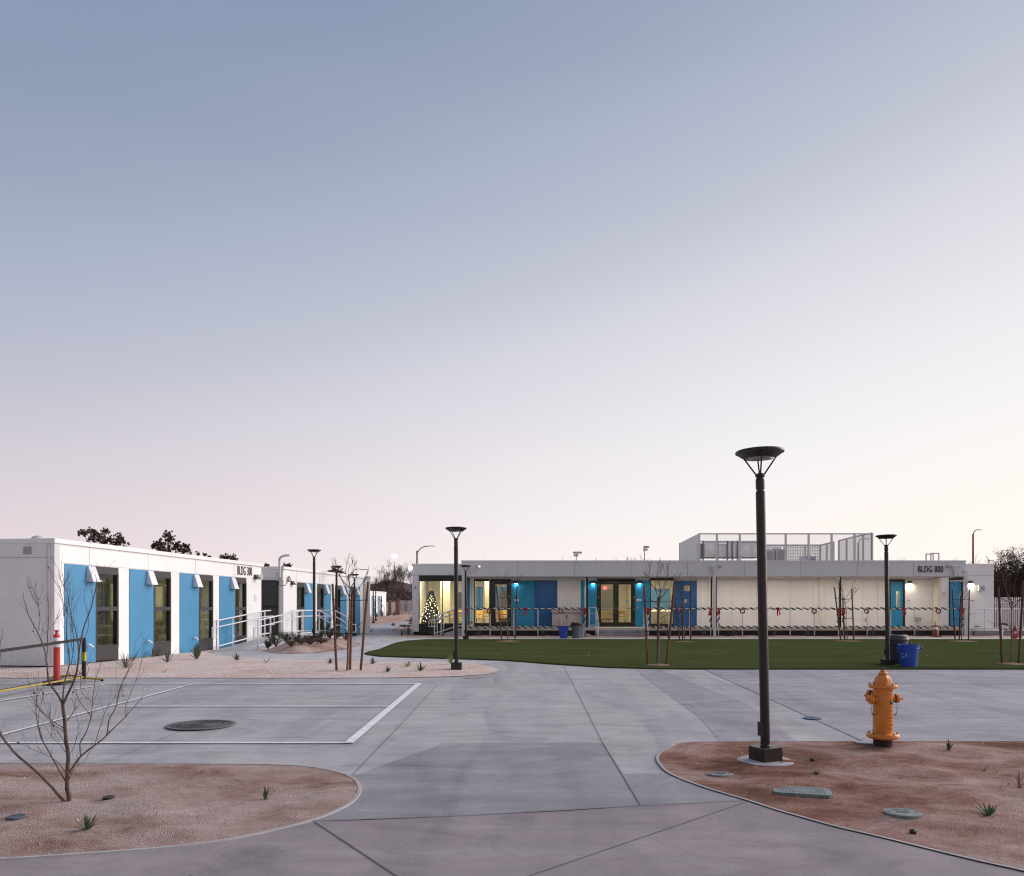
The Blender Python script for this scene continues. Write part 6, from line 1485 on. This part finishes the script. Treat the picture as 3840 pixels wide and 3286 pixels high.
# leafy shrubs next to the ramp
shl=mat('shrub leaf',(.085,.105,.06),.8,var=.4,vs=9)
def shrub(p,h,r_,lb,sd,n=260,dry=False):
    rnd=random.Random(sd); o=thing('leafy_shrub',lb,'shrub',p,'leafy shrubs beside the long ramp')
    s=MB(); m=MB()
    for k in range(22):
        a=rnd.random()*6.283; e=Vector((math.cos(a)*r_*1.35*rnd.uniform(.15,1),math.sin(a)*r_*rnd.uniform(.3,1),h*rnd.uniform(.6,1.05))); s.tube([p,p+e*.5+Vector((0,0,.03)),p+e],[.008,.006,.003],4,False)
        for _ in range(n//16):
            t=rnd.uniform(.3,1.05); c=p+e*t+Vector((rnd.uniform(-1,1),rnd.uniform(-1,1),rnd.uniform(-1,1)))*.03; q=(e.normalized()+Vector((rnd.uniform(-1,1),rnd.uniform(-1,1),rnd.uniform(-.3,.8)))).normalized()*.055; w=q.cross(Vector((.3,.8,.2))).normalized()*.013
            m.quad(c-w*.4,c+q*.5-w,c+q,c+q*.5+w)
    s.build('stems',twig,o); m.build('foliage',mat('dry shrub leaf',(.17,.12,.09),.9,var=.3,vs=9) if dry else shl,o)
SH=[(1004,2440,.36,.16,'sparse little shrub at the foot of the long ramp',0),(1035,2444,.46,.26,'leafy shrub nearest the ramp foot',0),(1078,2438,.42,.24,'second leafy shrub along the ramp from its foot',0),(1115,2428,.36,.26,'third leafy shrub along the ramp, left of the lamp post',0),(1145,2424,.36,.26,'fourth leafy shrub along the ramp, just left of the lamp post',0),(1200,2420,.34,.26,'leafy shrub just right of the lamp post by the ramp',0),(1238,2424,.50,.26,'taller leafy shrub behind the left stake of the staked tree',0),(1262,2420,.46,.26,'leafy shrub between the stakes of the staked tree',0),(1298,2414,.42,.24,'leafy shrub at the far end of the shrub bed',0),
(1090,2449,.22,.26,'dry brown shrub in front of the green ones, near the ramp foot',1),(1130,2446,.22,.26,'dry brown shrub in front of the lamp post shrubs, left one',1),(1165,2444,.22,.26,'dry brown shrub directly in front of the lamp post by the ramp',1),(1205,2440,.20,.26,'dry brown shrub right of the lamp post by the ramp',1),(1240,2300,0,0,'',0)]
for i,(px,py,h,r_,lb,dry) in enumerate(SH):
    if not lb: continue
    p=on(px,py); shrub(p,h*.9,r_,lb,400+i,230,bool(dry))
p=UV(16.2,-.35); p.z=G(p.y); shrub(p,1.05,.5,'large dark green shrub against the wall of the second block behind the stair rails',450,1100)
# a few boulders
for i,(px,py,s,lb) in enumerate(((1094,2432,.10,'small pale boulder among the shrubs beside the ramp, left'),(1192,2430,.14,'small pale boulder among the shrubs beside the ramp, middle'),(1208,2431,.11,'small pale boulder next to the middle one among the ramp shrubs'),(2204,2389,.14,'brown rock left of the entrance steps on the soil strip'),(2217,2383,.17,'pale rock against the left side of the entrance steps'))):
    p=on(px,py); r3=random.Random(i); m=MB(); m.sphere(p+Vector((0,0,s*.25)),s,9,6,.6); m.v=[p+(v-p)*(1+r3.uniform(-.2,.2)) for v in m.v]; tag(m.build('boulder',mat('boulder',(.42,.34,.30),.9,var=.25,vs=8)),lb,'rock')
# loose stones scattered on the near beds
m=MB(); r4=random.Random(9)
cnt=0
while cnt<5200:
    bd=BEDS[0] if r4.random()<.5 else BEDS[1]; x=r4.uniform(-6.5,7.5); y=r4.uniform(4.2,9.8)
    if not inside(bd[0],x,y): continue
    z=G(y)+bedh(bd,x,y); s=r4.uniform(.003,.009)*(1 if r4.random()<.96 else 2.2); c=Vector((x,y,z)); a=r4.random()*6
    vs=[c+Vector((s*math.cos(a+k*2.09)*r4.uniform(.7,1.2),s*math.sin(a+k*2.09)*r4.uniform(.7,1.2),-.002)) for k in range(3)]+[c+Vector((0,0,s*r4.uniform(.6,1.1)))]
    m.add(vs,[(0,1,3),(1,2,3),(2,0,3)]); cnt+=1
tag(m.build('gravel',mat('gravel stone',(.46,.34,.30),.9,var=.4,vs=25)),'loose small stones scattered over the near gravel beds',kind='stuff')
# turf fibres standing up along the cut edge and bits of litter on the lawn
m=MB(); r5=random.Random(12)
ed=[(tp[i],tp[(i+1)%len(tp)]) for i in range(len(tp)) if tp[i][1]<24]
for a,b in ed:
    L_=math.hypot(b[0]-a[0],b[1]-a[1]); n=int(min(L_,30)*170)
    for k in range(n):
        t=r5.random(); x=a[0]+(b[0]-a[0])*t; y=a[1]+(b[1]-a[1])*t+abs(r5.gauss(0,.10)); 
        if abs(x)>16: continue
        z=G(y)+.028; h=r5.uniform(.012,.030); q=Vector((r5.uniform(-.02,.02),r5.uniform(-.03,.01),h)); c=Vector((x,y,z)); w_=.004
        m.quad(c+Vector((-w_,0,0)),c+Vector((w_,0,0)),c+q)
tag(m.build('grass',mat('turf blade',(.075,.095,.035),.9,var=.4,vs=60)),'short green turf fibres along the front edge of the lawn',kind='stuff')
m=MB()
for k in range(22):
    x=r5.uniform(-5,15); y=r5.uniform(20,33)
    if not inside(tp,x,y): continue
    z=G(y)+.04; s_=r5.uniform(.012,.035); m.quad((x-s_,y-s_*.6,z),(x+s_,y-s_*.5,z),(x+s_*.8,y+s_*.6,z+.006),(x-s_*.7,y+s_*.5,z+.004))
tag(m.build('fallen_leaves',mat('pale leaf litter',(.42,.36,.28),.9,var=.3,vs=9)),'tiny pale leaf bits scattered on the lawn',kind='stuff')
# ================================================================ STREET LIGHTS / STADIUM LIGHTS
def cobra(px,d,pytop,arm,lb,col_,r_=.08):
    b=Vector((X(px,d),d,G(d))); zt=Z(pytop,d); o=thing('road_light',lb,'street light',b,'cobra head road lights beyond the buildings'); s=d/F
    MB().tube([b,Vector((b.x,d,zt))],[r_*1.2,r_*.8],10).build('pole',col_,o,smooth=True)
    pts=[Vector((b.x,d,zt-.3))]+[Vector((b.x+dx*s,d,zt+dz*s)) for dx,dz in arm]
    MB().tube(pts,r_*.45,8).build('arm',col_,o,smooth=True)
    e=pts[-1]; m=MB(); m.lathe([(.001,-.42),(.10,-.3),(.15,0),(.11,.28),(.03,.36)],e+Vector((.25,0,0)),12,'X'); m.v=[Vector((v.x,v.y,e.z+(v.z-e.z)*.35)) for v in m.v]; m.build('lamp_head',galv,o,smooth=True)
pg=mat('pole grey',(.30,.27,.28),.6); pt=mat('pole tan',(.30,.17,.12),.6)
cobra(1564,75,2066,[(8,4),(20,13),(32,17),(46,18)],'grey curved arm road light rising behind the christmas tree building',pg,.11)
cobra(3649,75,2003,[(3,7),(9,14),(16,16)],'brown pole road light rising behind the right end of the long building',pt,.10)
cobra(3219,70,2035,[(4,8),(14,14),(24,14)],'road light seen through the perforated roof screen',pg,.10)
cobra(1318,66,2146,[(12,10),(26,12),(38,10)],'white curved arm road light over the far end of the second block',mat('pole white',(.62,.62,.64)),.09)
def stadium(px,d,pytop,heads,lb,lit=False,r_=.10):
    b=Vector((X(px,d),d,G(d))); zt=Z(pytop,d); o=thing('floodlight_mast',lb,'floodlight',b,'floodlight masts beyond the campus'); s=d/F
    MB().tube([b,Vector((b.x,d,zt))],[r_*1.5,r_],6).build('pole',pg,o)
    m=MB(); 
    for z in sorted({h[1] for h in heads}): 
        xs=[h[0] for h in heads if h[1]==z]; m.box(b.x+min(xs+[0])*s,b.x+max(xs+[0])*s,d-.05,d+.05,zt+z*s-.04,zt+z*s+.04)
    m.build('cross_arm',pg,o)
    for hx,hz in heads:
        c=Vector((b.x+hx*s,d-.3,zt+(hz-1.5)*s)); h_=MB().lathe([(.10,.25),(.30,.0),(.34,-.12)],c,12,Matrix.Rotation(R(-60),4,'X')).build('lamp_head',galv if not lit else galv,o,smooth=True)
        if lit: MB().sphere(c+Vector((0,-.35,-.1)),.50,12,8,.8).build('lamp_glow',emit('floodlight lens',(1,.97,.90),40),h_)
stadium(2161,190,2071,[(-8,0),(0,0),(8,0),(16,0),(-6,-10),(3,-10)],'unlit floodlight mast with two rows of heads above the porch roof')
stadium(2417,190,2050,[(-1,0),(5,0),(12,0),(-2,-10),(6,-10)],'taller unlit floodlight mast above the roof right of the double doors')
stadium(1480,200,2083,[(-3,0),(3,0)],'lit floodlight mast shining above the bare trees at the end of the path',True)
stadium(1541,230,2128,[(-3,0),(2,0)],'lit floodlight mast partly behind the white building corner',True)
# ================================================================ WORLD, SUN, CAMERA
w=bpy.data.worlds.new('World'); scene.world=w; w.use_nodes=True; N,L=w.node_tree.nodes,w.node_tree.links
bg=N['Background']; out=N['World Output']
tc=N.new('ShaderNodeTexCoord'); sx=N.new('ShaderNodeSeparateXYZ'); L.new(tc.outputs['Generated'],sx.inputs[0])
dx,dy,dz=sx.outputs
# the dawn sky brightens towards the hidden sun (right) and the horizon
s=mth(N,L,'MULTIPLY_ADD',dx,-.27,dz)
sm=mth(N,L,'MULTIPLY_ADD',s,.5,.25)   # map -.5..1.5 -> 0..1
def sp(v): return v*.5+.25
st=[(sp(-.30),tuple(1.6*x for x in (1.25,1.08,.95))),(sp(-.08),(1.05,.98,.93)),(sp(.0),lin((255,251,247))),(sp(.065),lin((249,247,247))),(sp(.165),lin((237,236,240))),(sp(.235),lin((226,225,232))),(sp(.30),lin((214,215,225))),(sp(.377),lin((194,198,212))),(sp(.46),lin((177,184,203))),(sp(.55),lin((157,168,191))),(sp(.64),lin((140,154,181))),(sp(.85),lin((128,146,176))),(sp(1.2),lin((130,148,178)))]
base=ramp(N,L,sm,st)
wl=N.new('ShaderNodeMapRange'); wl.interpolation_type='SMOOTHSTEP'; wl.inputs[1].default_value=.36; wl.inputs[2].default_value=.04; L.new(dz,wl.inputs[0])
wx=N.new('ShaderNodeMapRange'); wx.interpolation_type='SMOOTHSTEP'; wx.inputs[1].default_value=.35; wx.inputs[2].default_value=-.5; L.new(dx,wx.inputs[0])
pk=mth(N,L,'MULTIPLY',wl.outputs[0],mth(N,L,'MULTIPLY_ADD',wx.outputs[0],.75,.25))
c1=mixc(N,L,pk,base,mixc(N,L,1.,base,(1.0,.885,.875),'MULTIPLY'))
# faint cirrus streaks
mp=N.new('ShaderNodeMapping'); mp.inputs['Rotation'].default_value=(0,R(-22),0); mp.inputs['Scale'].default_value=(.7,1,9); L.new(tc.outputs['Generated'],mp.inputs[0])
cn_=N.new('ShaderNodeTexNoise'); cn_.inputs['Scale'].default_value=2.2; cn_.inputs['Detail'].default_value=5; L.new(mp.outputs[0],cn_.inputs[0])
c2=mixc(N,L,mth(N,L,'MULTIPLY',ramp(N,L,cn_.outputs[0],[(.35,(0,0,0)),(.8,(1,1,1))]),.045),c1,lin((225,222,235)))
sky=N.new('ShaderNodeTexSky'); sky.sky_type='NISHITA'; sky.sun_disc=False; sky.sun_elevation=R(1.5); sky.sun_rotation=R(62); sky.air_density=1.5; sky.dust_density=1.
ad=N.new('ShaderNodeMix'); ad.data_type='RGBA'; ad.blend_type='ADD'; ad.inputs[0].default_value=.004; L.new(c2,ad.inputs[6]); L.new(sky.outputs[0],ad.inputs[7])
bk_=N.new('ShaderNodeMapRange'); bk_.interpolation_type='SMOOTHSTEP'; bk_.inputs[1].default_value=-.55; bk_.inputs[2].default_value=.25; bk_.inputs[3].default_value=.68; bk_.inputs[4].default_value=1.; L.new(dy,bk_.inputs[0])
cb_=N.new('ShaderNodeCombineColor'); [L.new(bk_.outputs[0],cb_.inputs[i]) for i in range(3)]
L.new(mixc(N,L,1.,ad.outputs[2],cb_.outputs[0],'MULTIPLY'),bg.inputs['Color']); bg.inputs['Strength'].default_value=1.0
def sun(e,ang,az,el,c):
    l=bpy.data.lights.new('sun','SUN'); l.energy=e; l.angle=R(ang); l.color=c; o=bpy.data.objects.new('sun',l); col.objects.link(o)
    d=Vector((math.sin(R(az))*math.cos(R(el)),math.cos(R(az))*math.cos(R(el)),math.sin(R(el)))); o.rotation_euler=d.to_track_quat('Z','Y').to_euler(); o.location=(0,0,30)
sun(3.1,56,70,28,(1,.925,.895))
cd=bpy.data.cameras.new('camera'); cam=bpy.data.objects.new('camera',cd); col.objects.link(cam); cam.location=(0,0,CH); cam.rotation_euler=(R(90),0,0)
cd.sensor_fit='HORIZONTAL'; cd.sensor_width=36; cd.lens=36*F/3840; cd.shift_y=(HY-1643)/3840; cd.clip_start=.05; cd.clip_end=6000
scene.camera=cam
scene.view_settings.view_transform='Standard'; scene.view_settings.look='None'; scene.view_settings.exposure=0; scene.view_settings.gamma=1
scene.render.engine='CYCLES'; cy=scene.cycles; cy.max_bounces=6; cy.diffuse_bounces=3; cy.glossy_bounces=3; cy.transparent_max_bounces=16; cy.transmission_bounces=4; cy.caustics_reflective=False; cy.caustics_refractive=False; cy.sample_clamp_indirect=3; cy.use_denoising=True; cy.pixel_filter_type='BLACKMAN_HARRIS'; cy.filter_width=1.15
